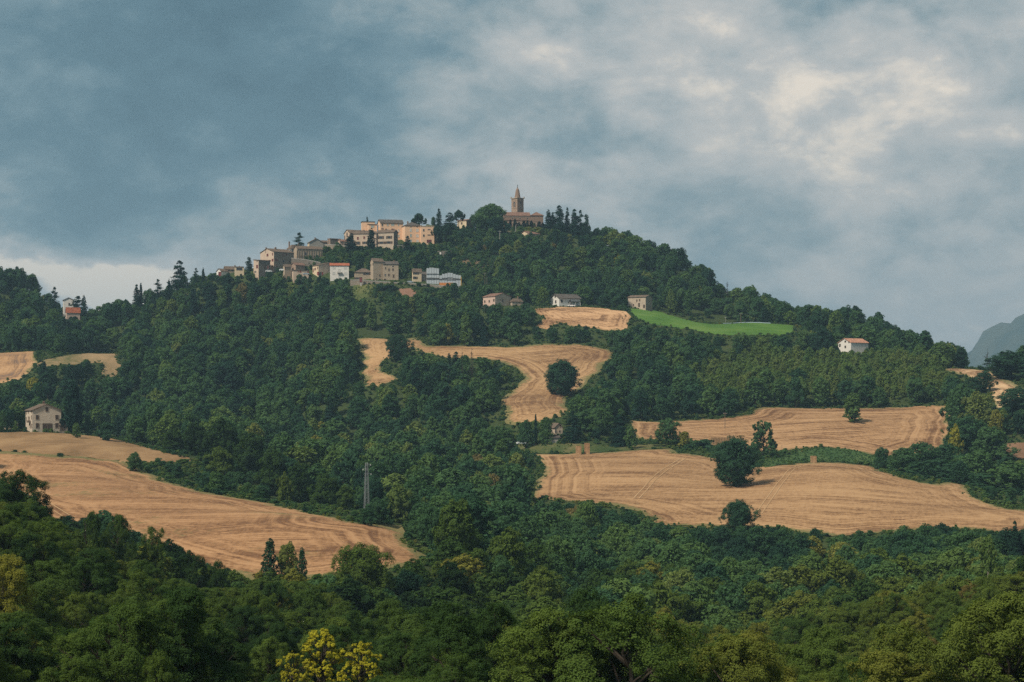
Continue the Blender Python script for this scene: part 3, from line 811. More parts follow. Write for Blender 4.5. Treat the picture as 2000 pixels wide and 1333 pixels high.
M['roof'] = mat_roof('old_roof_tiles', (0.150, 0.110, 0.082))
M['roof_grey'] = mat_roof('grey_roof_tiles', (0.105, 0.090, 0.078))
M['roof_red'] = mat_roof('red_roof_tiles', (0.36, 0.115, 0.060))
M['roof_rust'] = mat_roof('rust_roof_tiles', (0.205, 0.120, 0.088))
M['roof_salmon'] = mat_roof('salmon_roof_tiles', (0.46, 0.235, 0.155))
M['glass'] = mat_plain('dark_glass', (0.030, 0.034, 0.040), 0.25, 0, 0.5, 0.3)
M['maroon'] = mat_plain('maroon_shutter', (0.120, 0.022, 0.022), 0.7)
M['redpaint'] = mat_plain('red_paint', (0.230, 0.025, 0.025), 0.7)
M['brownwood'] = mat_plain('brown_shutter', (0.070, 0.045, 0.032), 0.8)
M['blind'] = mat_plain('pale_blind', (0.50, 0.49, 0.46), 0.8)
M['bluegreen'] = mat_plain('pale_window', (0.30, 0.36, 0.36), 0.4)
M['sheet'] = mat_plain('scaffold_sheeting', (0.40, 0.435, 0.46), 0.8, 0, 0.2, 0.2)
M['steel'] = mat_plain('galvanised_steel', (0.45, 0.46, 0.46), 0.6, 0.1, 0.4)
M['darksteel'] = mat_plain('dark_steel', (0.06, 0.06, 0.062), 0.6, 0.2, 0.4)
M['timber'] = mat_plain('weathered_timber', (0.17, 0.13, 0.095), 0.9, 0, 0.1, 0.3)
M['orange'] = mat_plain('orange_netting', (0.55, 0.20, 0.05), 0.8)
M['yellowpaint'] = mat_plain('yellow_paint', (0.52, 0.30, 0.03), 0.6)
M['concrete'] = mat_plain('concrete', (0.36, 0.34, 0.31), 0.9, 0, 0.1, 0.25)
M['straw'] = mat_drygrass('straw_bale', (0.24, 0.135, 0.070), (0.35, 0.205, 0.105), (0.46, 0.30, 0.165))
M['whitepaint'] = mat_plain('white_car_paint', (0.75, 0.75, 0.74), 0.35, 0, 0.5, 0.03)
M['bluepaint'] = mat_plain('silver_car_paint', (0.35, 0.40, 0.45), 0.35, 0.1, 0.5, 0.05)
M['rubber'] = mat_plain('tyre_rubber', (0.02, 0.02, 0.02), 0.9)
M['lightblue'] = mat_plain('pale_blue_plastic', (0.42, 0.52, 0.60), 0.6)
M['burgundy'] = mat_plain('burgundy_cloth', (0.16, 0.04, 0.04), 0.9)

# ------------------------------------------------------------------ little mesh tools
def mesh_py(name, verts, faces, mats):
    me = bpy.data.meshes.new(name)
    me.from_pydata([tuple(map(float, v)) for v in verts], [], faces)
    for m in mats: me.materials.append(m)
    me.update()
    return me
def box_vf(x0, y0, z0, x1, y1, z1):
    V = [(x0, y0, z0), (x1, y0, z0), (x1, y1, z0), (x0, y1, z0), (x0, y0, z1), (x1, y0, z1), (x1, y1, z1), (x0, y1, z1)]
    F = [(0, 3, 2, 1), (4, 5, 6, 7), (0, 1, 5, 4), (1, 2, 6, 5), (2, 3, 7, 6), (3, 0, 4, 7)]
    return V, F
def multi(lst):
    V = []; F = []
    for v, f in lst:
        n = len(V); V += list(v); F += [tuple(i + n for i in q) for q in f]
    return V, F
def prism(profile, axis, a0, a1):
    """profile: list of (s, z) counter-clockwise; extruded along 'x' (s = y) or 'y' (s = x)"""
    n = len(profile); V = []
    for a in (a0, a1):
        for s, z in profile:
            V.append((a, s, z) if axis == 'x' else (s, a, z))
    F = [tuple(range(n)), tuple(range(2 * n - 1, n - 1, -1))]
    for i in range(n):
        j = (i + 1) % n
        F.append((i, i + n, j + n, j))
    return V, F
def box(name, parent, mat, b6, loc=None):
    v, f = box_vf(*b6)
    return obj(name, mesh_py(name, v, f, [M[mat]]), parent, loc)
WIN = {}
def win_mesh(w, h, kind):
    """frame ring, pane, shutters: facing -y, origin at the middle of the opening on the wall face"""
    key = (round(w, 1), round(h, 1), kind)
    if key in WIN: return WIN[key]
    w, h = max(0.3, key[0]), max(0.3, key[1])
    t = 0.09 if w < 2 else 0.12; dp = 0.10
    fr = {'p': 'cream', 'w': 'white', 'x': 'timber'}.get(kind, 'stone_pale')
    if kind in ('a', 'ad'):   # arched
        n = 8; outr = [(-w / 2 - t, -h / 2), (w / 2 + t, -h / 2)]; inr = [(-w / 2, -h / 2), (w / 2, -h / 2)]
        r = w / 2; zc = h / 2 - r
        o_ = [(w / 2 + t, -h / 2)] + [((r + t) * math.cos(a), zc + (r + t) * math.sin(a)) for a in np.linspace(0, math.pi, n)] + [(-w / 2 - t, -h / 2)]
        i_ = [(w / 2, -h / 2)] + [(r * math.cos(a), zc + r * math.sin(a)) for a in np.linspace(0, math.pi, n)] + [(-w / 2, -h / 2)]
        V = []; F = []
        for y in (0.0, -dp):
            V += [(x, y, z) for x, z in o_] + [(x, y, z) for x, z in i_]
        k = len(o_); b0 = 2 * k
        for q in range(k - 1):
            F.append((b0 + q, b0 + q + 1, b0 + k + q + 1, b0 + k + q))
            F.append((q, q + 1, b0 + q + 1, b0 + q)); F.append((k + q + 1, k + q, b0 + k + q, b0 + k + q + 1))
        frame = mesh_py('window_frame', V, F, [M['stone_pale']])
        PV = [(x, -0.03, z) for x, z in i_]
        pane = mesh_py('window_pane', PV + [(x, 0.0, z) for x, z in i_], [tuple(range(k - 1, -1, -1))] + [(q, q + 1, k + q + 1, k + q) for q in range(k - 1)], [M['glass'] if kind == 'a' else M['brownwood']])
        WIN[key] = (frame, pane, None); return WIN[key]
    fv = multi([box_vf(-w / 2 - t, -dp, -h / 2 - t, w / 2 + t, 0, -h / 2), box_vf(-w / 2 - t, -dp, h / 2, w / 2 + t, 0, h / 2 + t),
                box_vf(-w / 2 - t, -dp, -h / 2, -w / 2, 0, h / 2), box_vf(w / 2, -dp, -h / 2, w / 2 + t, 0, h / 2)])
    frame = mesh_py('window_frame', *fv, [M[fr]])
    pm = {'d': 'glass', 's': 'glass', 'rs': 'glass', 'r': 'maroon', 'R': 'redpaint', 'b': 'brownwood', 'w': 'blind', 'p': 'bluegreen', 'x': 'brownwood'}[kind]
    pv = multi([box_vf(-w / 2, -0.04, -h / 2, w / 2, 0, h / 2), box_vf(-0.03, -0.06, -h / 2, 0.03, -0.04, h / 2)])
    pane = mesh_py('window_pane', *pv, [M[pm]])
    sh = None
    if kind in ('s', 'rs'):
        sw = w * 0.5
        sh = mesh_py('window_shutter', *box_vf(-sw / 2, -0.14, -h / 2, sw / 2, -0.105, h / 2), [M['brownwood' if kind == 's' else 'redpaint']])
    WIN[key] = (frame, pane, sh)
    return WIN[key]
def window(parent, pos_, w, h, kind, face):
    fr, pn, sh = win_mesh(w, h, kind)
    nm = 'door' if kind in ('x', 'R', 'ad') else 'window'
    o = obj(nm, fr, parent, pos_, 0.0 if face == 'R' else -math.pi / 2)
    obj('pane' if nm == 'window' else 'door_leaf', pn, o)
    if sh is not None:
        for sg in (-1, 1):
            obj('shutter', sh, o, (sg * (w * 0.76 + 0.08), 0, 0))
    return o
def roof_mesh(kind, b, a, h, rise, o=0.4, t=0.2):
    e = 0.03
    if kind in ('x', 'y'):
        L = a if kind == 'x' else b; X = b if kind == 'x' else a
        k = rise / (L / 2)
        pr = [(-o, h - k * o + e), (L / 2, h + rise + e), (L + o, h - k * o + e), (L + o, h - k * o + e + t), (L / 2, h + rise + e + t), (-o, h - k * o + e + t)]
        V, F = prism(pr, kind, -o, X + o)
        return V, F
    if kind in ('flat', 'parapet'):
        return box_vf(-0.25, -0.25, h + e, b + 0.25, a + 0.25, h + e + 0.35)
    if kind in ('shedr', 'shedl', 'shedb'):   # rises to the right / to the far left end / to the back
        if kind == 'shedr':
            k = rise / b; pr = [(-o, h - k * o + e), (b + o, h + rise + k * o + e), (b + o, h + rise + k * o + e + t), (-o, h - k * o + e + t)]
            return prism(pr, 'y', -o, a + o)
        k = rise / a; pr = [(-o, h - k * o + e), (a + o, h + rise + k * o + e), (a + o, h + rise + k * o + e + t), (-o, h - k * o + e + t)]
        return prism(pr, 'x', -o, b + o)
    # hip
    x0, y0, x1, y1 = -o, -o, b + o, a + o; z0 = h + e; z1 = z0 + t * 0.8
    m_ = min(x1 - x0, y1 - y0) / 2
    if (x1 - x0) >= (y1 - y0): r0, r1 = (x0 + m_, (y0 + y1) / 2), (x1 - m_ - 0.01, (y0 + y1) / 2)
    else: r0, r1 = ((x0 + x1) / 2, y0 + m_), ((x0 + x1) / 2, y1 - m_ - 0.01)
    V = [(x0, y0, z0), (x1, y0, z0), (x1, y1, z0), (x0, y1, z0), (x0, y0, z1), (x1, y0, z1), (x1, y1, z1), (x0, y1, z1), (*r0, h + rise), (*r1, h + rise)]
    F = [(0, 3, 2, 1), (0, 1, 5, 4), (1, 2, 6, 5), (2, 3, 7, 6), (3, 0, 4, 7)]
    if (x1 - x0) >= (y1 - y0): F += [(4, 5, 9, 8), (5, 6, 9), (6, 7, 8, 9), (7, 4, 8)]
    else: F += [(4, 5, 8), (5, 6, 9, 8), (6, 7, 9), (7, 4, 8, 9)]
    return V, F
HOUSES = []
def house(name, label, cx, by, ty, lx, rx, D, alpha, roof, rise, wall, roofm, wins=(), zm=None, chim=(), cat='house', a=None, b=None, o=0.4, side=None, protect=True, show=0.88):
    s = FPX / D; al = R(alpha); ca, sa = math.cos(al), math.sin(al)
    b = b or (rx - cx) / (s * ca); a = a or (cx - lx) / (s * sa)
    h = (by - ty) / s
    p0 = unproj(cx, by, D)
    e = empty(name, p0, al); tag(e, label, cat)
    bot = -7.0
    if roof == 'x': V, F = prism([(0, bot), (a, bot), (a, h), (a / 2, h + rise), (0, h)], 'x', 0, b)
    elif roof == 'y': V, F = prism([(0, bot), (b, bot), (b, h), (b / 2, h + rise), (0, h)], 'y', 0, a)
    elif roof == 'shedr': V, F = prism([(0, bot), (b, bot), (b, h + rise), (0, h)], 'y', 0, a)
    elif roof in ('shedl', 'shedb'): V, F = prism([(0, bot), (a, bot), (a, h + rise), (0, h)], 'x', 0, b)
    else: V, F = box_vf(0, 0, bot, b, a, h)
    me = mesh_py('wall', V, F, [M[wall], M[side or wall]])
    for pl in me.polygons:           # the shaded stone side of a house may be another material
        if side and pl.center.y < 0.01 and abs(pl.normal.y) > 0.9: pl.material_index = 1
    obj('wall', me, e)
    rv, rf = roof_mesh(roof, b, a, h, rise, o)
    ro = obj('roof', mesh_py('roof', rv, rf, [M[roofm]]), e)
    def cv(x, y): return (zm[0] + x / zm[2], zm[1] + y / zm[2]) if zm else (x, y)
    k = 1.0 / zm[2] if zm else 1.0
    for (x, y, w, hh, face, kind) in wins:
        X, Y = cv(x, y); v = (by - Y) / s
        if face == 'R':
            u = (X - cx) / (s * ca); window(e, (u, -0.002, v), w * k / (s * ca), hh * k / s, kind, 'R')
        else:
            u = (cx - X) / (s * sa); window(e, (-0.002, u, v), w * k / (s * sa), hh * k / s, kind, 'L')
    for (fx, fy, w, top) in chim:      # fractions along x and y, width m, height above the eaves
        c0 = obj('chimney', mesh_py('chimney', *multi([box_vf(-w / 2, -w / 2, h - 0.4, w / 2, w / 2, h + top), box_vf(-w / 2 - .1, -w / 2 - .1, h + top, w / 2 + .1, w / 2 + .1, h + top + .15),
              box_vf(-w / 2 + .08, -w / 2 + .08, h + top + .15, w / 2 - .08, w / 2 - .08, h + top + .5)]), [M['brick']]), ro, (fx * b, fy * a, 0))
    HOUSES.append((p0, al, a, b))
    if protect:
        x0, x1 = int(min(lx, cx)) - 1, int(max(rx, cx)) + 1
        keep_clear(ty - rise * s - 2, ty + (by - ty) * show, x0, x1, D + 9)
    return e

Z1 = (400, 400, 6.25); Z2 = (640, 400, 6.25); Z3 = (860, 340, 6.25); Z4 = (900, 500, 4.762); Z5 = (0, 480, 4.762); Z6 = (0, 740, 4.762); Z7 = (980, 780, 4.762)
A4 = (480, 440, 12.456); A5 = (660, 420, 10.0); Z9 = (1560, 560, 4.443)

# ---- left end of the village
house('cottage', 'low white gabled cottage at the left end of the village', 432, 538, 530, 421, 444, 1278, 40, 'x', 1.6, 'white', 'roof', [(180, 850, 40, 60, 'L', 'r')], Z1)
house('long_house', 'low long ochre house with dark roof at the village left end', 440, 540, 526, 436, 472, 1282, 20, 'x', 1.8, 'stone_warm', 'roof', [(290, 800, 20, 25, 'R', 'd'), (330, 800, 18, 25, 'R', 'd')], Z1, chim=[(0.6, 0.5, 0.7, 2.4), (0.85, 0.5, 0.5, 2.0)])
house('garage', 'small pale yellow flat roofed loggia above the trees', 459, 541, 522, 457, 476, 1274, 12, 'flat', 0, 'cream', 'roof', [(420, 785, 70, 30, 'R', 'd')], Z1)
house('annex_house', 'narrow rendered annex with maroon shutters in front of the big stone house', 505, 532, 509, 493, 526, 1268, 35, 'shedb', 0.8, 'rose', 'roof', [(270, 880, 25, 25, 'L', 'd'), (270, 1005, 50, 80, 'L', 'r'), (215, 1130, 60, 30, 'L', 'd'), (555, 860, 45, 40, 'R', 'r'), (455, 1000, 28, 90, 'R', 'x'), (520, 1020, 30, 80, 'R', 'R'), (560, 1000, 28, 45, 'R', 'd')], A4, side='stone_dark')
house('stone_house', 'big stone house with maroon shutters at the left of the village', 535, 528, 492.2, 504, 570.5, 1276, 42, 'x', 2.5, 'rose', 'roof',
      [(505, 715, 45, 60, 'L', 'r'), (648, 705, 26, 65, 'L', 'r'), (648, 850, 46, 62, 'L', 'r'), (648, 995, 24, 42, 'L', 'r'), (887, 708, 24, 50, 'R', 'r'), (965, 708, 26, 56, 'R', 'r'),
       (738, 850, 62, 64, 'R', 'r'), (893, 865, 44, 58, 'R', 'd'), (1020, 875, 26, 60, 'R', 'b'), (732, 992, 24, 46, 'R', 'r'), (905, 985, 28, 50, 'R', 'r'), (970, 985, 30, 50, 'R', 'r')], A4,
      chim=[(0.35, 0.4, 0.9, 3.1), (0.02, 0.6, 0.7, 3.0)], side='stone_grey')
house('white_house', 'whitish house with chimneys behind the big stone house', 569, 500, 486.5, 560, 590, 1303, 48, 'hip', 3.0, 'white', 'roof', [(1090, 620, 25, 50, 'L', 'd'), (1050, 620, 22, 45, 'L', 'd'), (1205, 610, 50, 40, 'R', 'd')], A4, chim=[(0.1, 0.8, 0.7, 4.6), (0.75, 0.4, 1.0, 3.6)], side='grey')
t_ = house('palazzo', 'tall ochre building with vertical timber struts on its wall', 581, 519, 486, 571, 628, 1290, 24, 'x', 1.9, 'stone_warm', 'roof', [(1448, 690, 46, 72, 'R', 'd')], A4)
for q in (1250, 1300, 1355, 1415, 1475, 1530, 1590, 1640, 1690, 1760, 1810):
    u = (480 + q / 12.456 - 581) / (FPX / 1290 * math.cos(R(24)))
    box('strut', t_, 'timber', (u - 0.22, -0.22, -2.0, u + 0.10, -0.003, 10.2))
for zz in (3.0, 6.4):
    box('scaffold_rail', t_, 'timber', (1.0, -0.36, zz, 16.0, -0.225, zz + 0.18))
house('small_house', 'small orange gabled house with rust roof below the strutted building', 577.5, 528.5, 518, 567, 594, 1266, 38, 'x', 1.5, 'brick_warm', 'roof_rust', [(1258, 990, 28, 52, 'R', 'b'), (1372, 995, 26, 50, 'R', 'b')], A4, side='stone_grey')
house('terrace_house', 'low pinkish terrace house with red doors above the trees', 573, 538, 529, 571, 602, 1260, 15, 'flat', 0, 'rose', 'roof', [(1270, 1115, 22, 50, 'R', 'R'), (1322, 1120, 36, 60, 'R', 'R'), (1505, 1138, 30, 44, 'R', 'R')], A4, a=6)
house('grey_gable_house', 'grey gabled house on the ridge behind the strutted building', 604, 484, 474, 599, 631, 1320, 20, 'y', 2.6, 'cream', 'roof', [(1505, 450, 14, 50, 'L', 'd')], A4, chim=[(0.42, 0.1, 0.6, 3.1)], side='grey')
house('brick_block', 'plain brick block with orange end on the ridge', 645, 483, 467, 639, 664, 1318, 32, 'flat', 0, 'brick_warm', 'roof_rust', [(1512, 455, 10, 40, 'L', 'd')], Z1, side='stone_dark')
house('low_ridge_house', 'low house with dark roof between grey gable and brick block', 622, 483, 473, 620, 641, 1326, 15, 'x', 1.0, 'stone_dark', 'roof')
house('rose_cottage', 'small rose cottage with red roof left of the chapel', 664, 484, 471.5, 659, 677, 1316, 28, 'x', 1.2, 'pink', 'roof_rust', [(80, 545, 16, 55, 'R', 'b')], A5)
# ---- middle
house('chapel', 'rendered chapel with tall dark window in its gable', 683.5, 476, 455.5, 670.3, 724, 1327, 32, 'x', 2.4, 'rose', 'roof', [(172, 383, 26, 90, 'L', 'b'), (120, 430, 20, 80, 'L', 'b')], A5, side='stone_grey')
house('row_house', 'long pinkish stone row house behind two dark evergreens', 735, 484, 456.5, 690, 736, 1311, 82, 'y', 1.6, 'rose', 'roof', [(385, 455, 32, 55, 'L', 'r'), (510, 443, 28, 50, 'L', 'r'), (520, 543, 44, 46, 'L', 's'), (392, 548, 38, 60, 'L', 's')], A5, b=9, chim=[(0.3, 0.35, 0.9, 2.4), (0.4, 0.6, 0.8, 2.4), (0.3, 0.75, 0.7, 2.2)])
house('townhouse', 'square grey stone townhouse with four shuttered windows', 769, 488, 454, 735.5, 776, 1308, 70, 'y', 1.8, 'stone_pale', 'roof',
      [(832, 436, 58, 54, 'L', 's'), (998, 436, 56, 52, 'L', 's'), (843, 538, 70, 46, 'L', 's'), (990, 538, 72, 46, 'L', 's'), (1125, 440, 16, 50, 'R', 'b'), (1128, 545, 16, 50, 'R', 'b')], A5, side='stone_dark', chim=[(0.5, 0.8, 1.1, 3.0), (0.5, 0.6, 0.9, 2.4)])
house('peach_wing', 'flat roofed peach wing at the left of the large peach building', 707, 456, 433.8, 706, 732, 1347, 8, 'flat', 0, 'peach', 'roof_grey', (), None, a=9)
house('peach_porch', 'lower peach block with one wide pale window', 720, 458, 438.6, 718.5, 736, 1341, 12, 'shedb', 0.6, 'peach', 'roof_grey', [(675, 228, 60, 40, 'R', 'p')], A5, a=6)
house('peach_building', 'large peach rendered building with broad tiled roof', 743, 480, 435.6, 736, 787, 1335, 14, 'x', 2.6, 'peach', 'roof_grey',
      [(866, 198, 26, 40, 'R', 'd'), (969, 195, 28, 40, 'R', 'p'), (1066, 188, 60, 40, 'R', 'p'), (1178, 186, 26, 40, 'R', 'p'), (1070, 285, 56, 34, 'R', 'r'), (1180, 302, 26, 52, 'R', 'w'), (1182, 408, 24, 50, 'R', 'p'), (970, 292, 26, 26, 'R', 'w'), (800, 205, 14, 40, 'L', 'w')], A5, a=11)
house('peach_hall', 'peach building with rows of windows and dark hipped roof', 791, 480, 441, 786, 822, 1328, 14, 'hip', 3.0, 'peach', 'roof_grey',
      [(1420, 298, 34, 55, 'R', 'w'), (1548, 298, 46, 55, 'R', 'w'), (1422, 405, 32, 56, 'R', 'p'), (1550, 405, 46, 60, 'R', 'w'), (1552, 510, 44, 56, 'R', 'w'), (1422, 508, 32, 52, 'R', 'p'), (1422, 230, 26, 16, 'R', 'd'), (1547, 228, 26, 16, 'R', 'd')], A5, a=14, chim=[(0.25, 0.3, 0.9, 2.8)])
house('peach_annex', 'flat peach annex with small windows and pinkish door beside the pines', 822.6, 478, 442.5, 822, 848, 1325, 8, 'flat', 0, 'peach', 'cream',
      [(1675, 300, 26, 42, 'R', 'd'), (1778, 285, 52, 16, 'R', 'd'), (1676, 405, 28, 42, 'R', 'd'), (1778, 392, 54, 16, 'R', 'd'), (1780, 515, 90, 62, 'R', 'r')], A5, a=12)
house('ridge_cottage', 'lone cream and brown cottage between the pines and the great tree', 911, 447, 431, 893, 923, 1374, 58, 'y', 1.1, 'cream', 'roof_rust', [(1635, 226, 18, 26, 'L', 'b')], Z2, side='brick')
# ---- lower terrace
house('ochre_house', 'ochre stone house with red shutters next to the white house', 622, 545, 518.5, 608.5, 643.5, 1262, 35, 'shedr', 2.0, 'cream', 'roof',
      [(1625, 1090, 20, 90, 'L', 'r'), (1663, 1065, 18, 55, 'L', 'r'), (1690, 1058, 18, 52, 'L', 'r'), (1745, 1040, 20, 60, 'L', 'r'), (1745, 1175, 24, 80, 'L', 'R'), (1815, 1185, 56, 90, 'R', 'rs'), (1815, 1270, 44, 26, 'R', 'R'), (1910, 1270, 30, 28, 'R', 'R'), (1965, 1270, 30, 28, 'R', 'R')], A4, side='stone_pale')
t_ = house('white_townhouse', 'white three storey house with bright red roof', 645, 547, 519, 644, 681, 1254, 6, 'x', 1.7, 'white', 'roof_red',
      [(1573, 770, 30, 28, 'R', 'w'), (1715, 770, 30, 28, 'R', 'w'), (1642, 806, 26, 36, 'R', 'w'), (1573, 838, 28, 30, 'R', 'w'), (1718, 842, 30, 30, 'R', 'w'), (1640, 878, 26, 34, 'R', 'w')], Z1, a=10)
u = (400 + 1645 / 6.25 - 645) / (FPX / 1254)
box('balcony', t_, 'concrete', (u - 1.4, -1.1, (547 - 400 - 838 / 6.25) / (FPX / 1254), u + 1.4, -0.003, (547 - 400 - 838 / 6.25) / (FPX / 1254) + 0.9))
house('low_stone_house', 'low stone house with grey hipped roof beside the tall house', 694, 549, 532.5, 692, 728, 1252, 10, 'hip', 2.9, 'stone_warm', 'roof', [(507, 1150, 32, 36, 'R', 'd'), (572, 1148, 54, 40, 'R', 's'), (380, 1238, 60, 30, 'R', 's')], A5, a=9)
house('tower_house', 'tall stone tower house on the retaining wall', 729, 551, 510.6, 722.2, 748, 1249, 24, 'x', 1.9, 'stone_warm', 'roof', [(812, 1178, 20, 40, 'R', 'd'), (815, 1262, 46, 36, 'R', 'a'), (745, 1252, 16, 40, 'R', 'b'), (632, 975, 14, 40, 'L', 'b'), (683, 960, 14, 40, 'L', 'b')], A5)
house('stone_townhouse', 'stone house with arched doors joined to the tower house', 748.6, 552, 516.5, 748, 778, 1249.5, 8, 'shedb', 2.4, 'stone_warm', 'roof_grey',
      [(928, 1040, 26, 40, 'R', 'b'), (997, 1072, 28, 50, 'R', 'b'), (1073, 1070, 32, 50, 'R', 'b'), (1073, 1005, 28, 28, 'R', 'a'), (922, 1178, 26, 40, 'R', 'd'), (994, 1175, 28, 48, 'R', 'b'), (1083, 1195, 30, 66, 'R', 'b'), (920, 1264, 54, 38, 'R', 'ad'), (1115, 1283, 32, 28, 'R', 'd')], A5, a=10, chim=[(0.75, 0.55, 0.7, 2.6)])
house('cream_house', 'narrow cream house with brown roof beside the scaffolding', 806.5, 556, 531, 804.5, 823, 1248, 14, 'x', 1.8, 'cream', 'roof', [(1075, 838, 34, 26, 'R', 's'), (1068, 893, 26, 28, 'R', 's')], Z2)
house('grey_house', 'small grey house squeezed beside the scaffolding', 823.6, 556, 537.5, 823, 833, 1252, 6, 'shedb', 2.2, 'grey', 'roof_grey', [(1165, 888, 14, 14, 'R', 'd')], Z2, a=7)
# ---- sheeted scaffolding
def sheeted(name, label, x0, x1, tops, by, D, depth, band):
    s = FPX / D; p0 = unproj(x0, by, D); e = empty(name, p0, R(4)); tag(e, label, 'scaffolding')
    n = len(tops); w = (x1 - x0) / s / n
    for i, ty in enumerate(tops):
        h = (by - ty) / s; k = max(1, round(h / 3.2))
        for j in range(k):
            za = h * j / k + (0.12 if j else -5); zb = h * (j + 1) / k
            if band and j == 1: za += 0.7
            jit = random.uniform(0, 0.18)
            box('sheet_panel', e, 'sheet', (i * w + 0.06, -0.12 - jit, za, (i + 1) * w - 0.06, -0.02 - jit, zb))
        box('scaffold_pole', e, 'darksteel', (i * w - 0.05, -0.02, -5, i * w + 0.05, 0.08, h + 0.6))
        box('house_wall', e, 'grey', (i * w + 0.003, 0.15, -5, (i + 1) * w - 0.003, depth, h - 0.3))
    for zz in ([3.3, 6.4] if (by - min(tops)) / s > 8 else [3.0]):
        box('scaffold_rail', e, 'darksteel', (0.05, -0.42, zz, n * w, -0.34, zz + 0.35))
    keep_clear(min(tops) - 1, by - 3, x0, x1 + 1, D + 8)
    return e
sheeted('scaffolding', 'tall block wrapped in grey blue scaffold sheeting', 833, 857.5, [524.5, 523.2, 523.2, 524, 524.6], 556.5, 1246, 8, True)
e_ = sheeted('scaffolding', 'long low scaffold sheeting with stepped top and yellow post', 858, 900.5, [538.5, 535.5, 534.5, 533.2, 533.5, 535.5, 537, 538], 556.5, 1244, 8, True)
box('barrier', e_, 'orange', (0, -1.2, -0.5, 9.0, -1.1, 1.2)); box('yellow_post', e_, 'yellowpaint', (13.4, -0.6, -3, 13.75, -0.2, 4.9))
# ---- retaining wall under the lower terrace
def wall_run(name, label, pts_, hgt, thick, mat, cat='wall', cap=True, below=3.0):
    """a wall that follows given base points (photo x, y of the foot, distance)"""
    W0 = [unproj(*p) for p in pts_]
    e = empty(name, W0[0]); tag(e, label, cat)
    n = len(W0)
    for k in range(n - 1):
        a_ = W0[k] - W0[0]; b_ = W0[k + 1] - W0[0]
        d = (b_ - a_); d.z = 0; d.normalize(); nn = Vector((-d.y, d.x, 0)) * thick
        ha = hgt[k] if isinstance(hgt, (list, tuple)) else hgt; hb = hgt[k + 1] if isinstance(hgt, (list, tuple)) else hgt
        z = Vector((0, 0, 1))
        V = [a_ - z * below, b_ - z * below, b_ + nn - z * below, a_ + nn - z * below, a_ + z * ha, b_ + z * hb, b_ + nn + z * hb, a_ + nn + z * ha]
        F = [(0, 3, 2, 1), (4, 5, 6, 7), (0, 1, 5, 4), (1, 2, 6, 5), (2, 3, 7, 6), (3, 0, 4, 7)]
        obj('wall_section', mesh_py('wall_section', V, F, [M[mat]]), e)
        if cap:
            o_ = d.cross(z) * 0.12
            V = [a_ + o_ + z * (ha + .004), b_ + o_ + z * (hb + .004), b_ + nn - o_ + z * (hb + .004), a_ + nn - o_ + z * (ha + .004)]
            V = V + [v + z * 0.35 for v in V]
            obj('coping', mesh_py('coping', V, F, [M['concrete']]), e)
    return e
wall_run('retaining_wall', 'long stone retaining wall carrying the lower village street', [(684, 557, 1243), (710, 558, 1242), (740, 560, 1241), (775, 562, 1240), (808, 563, 1239), (840, 564, 1238), (868, 564, 1237)], [3.0, 3.0, 3.0, 2.9, 2.7, 2.2, 1.5], 1.0, 'stone_grey')
keep_clear(547, 562, 684, 868, 1262)
wall_run('terrace_wall', 'dark stone wall below the townhouse and small evergreen', [(776, 488, 1309), (800, 488, 1311)], [2.6, 2.6], 0.8, 'stone_dark')
wall_run('street_wall', 'tall dark stone wall below the strutted building', [(569, 519, 1283), (598, 521, 1281), (626, 524, 1279)], [4.6, 4.2, 3.4], 0.8, 'stone_dark')
wall_run('hill_wall', 'grey stone wall below the brick block and chapel', [(634, 489, 1311), (660, 491, 1307), (690, 495, 1303)], [3.6, 3.8, 3.8], 0.8, 'stone_grey')
keep_clear(507, 520, 570, 626, 1279); keep_clear(478, 492, 634, 690, 1303)
house('corner_house', 'small ochre house between the stone house and the small orange house', 556, 533, 521, 552, 568, 1264, 30, 'x', 1.4, 'stone_warm', 'roof', [(960, 1060, 24, 40, 'R', 'r')], A4)
house('back_house', 'tile roofed stone house on the ridge behind the white townhouse', 600, 508, 494, 596, 618, 1299, 20, 'x', 1.4, 'stone_grey', 'roof')
# ---- houses out on the slope
house('pink_house', 'pink farmhouse with rust roof above the hedge', 967, 601, 579, 943, 998, 1168, 40, 'y', 2.0, 'pink', 'roof_rust', [(222, 420, 12, 22, 'L', 'b'), (265, 420, 12, 22, 'L', 'b'), (308, 413, 12, 24, 'L', 'b'), (390, 415, 14, 24, 'R', 'b'), (240, 470, 40, 14, 'L', 'd')], Z4, side='stone_pale')
house('stone_annex', 'little stone annex with chimney beside the pink farmhouse', 1000, 602, 590, 997, 1021, 1172, 22, 'hip', 2.2, 'stone_warm', 'roof', (), None, chim=[(0.6, 0.4, 0.7, 2.9)])
t_ = house('white_bungalow', 'white bungalow with dark roof above the small stubble field', 1092, 599, 582, 1076, 1134, 1180, 28, 'x', 2.4, 'white', 'roof_grey', [(880, 376, 10, 20, 'L', 'd'), (885, 425, 12, 26, 'L', 'd'), (938, 420, 16, 26, 'R', 'd'), (1018, 428, 14, 34, 'R', 'x')], Z4, o=0.7)
box('porch_roof', t_, 'roof_grey', (6.0, -2.2, 2.9, 13.6, -0.01, 3.1))
for q in (6.3, 9.8, 13.3): box('porch_post', t_, 'white', (q - .1, -2.1, -1, q + .1, -1.9, 2.9))
house('stone_ruin', 'roofed stone ruin at the top of the green crop field', 1261, 605, 580.5, 1227.5, 1276, 1190, 62, 'y', 1.3, 'stone_pale', 'roof', [(1640, 415, 10, 22, 'L', 'b'), (1665, 412, 10, 22, 'L', 'b'), (1660, 455, 12, 36, 'L', 'x'), (1705, 470, 14, 30, 'L', 'x'), (1610, 455, 10, 20, 'L', 'b'), (1745, 465, 9, 12, 'R', 'd'), (1770, 465, 9, 12, 'R', 'd')], Z4, side='stone_grey')
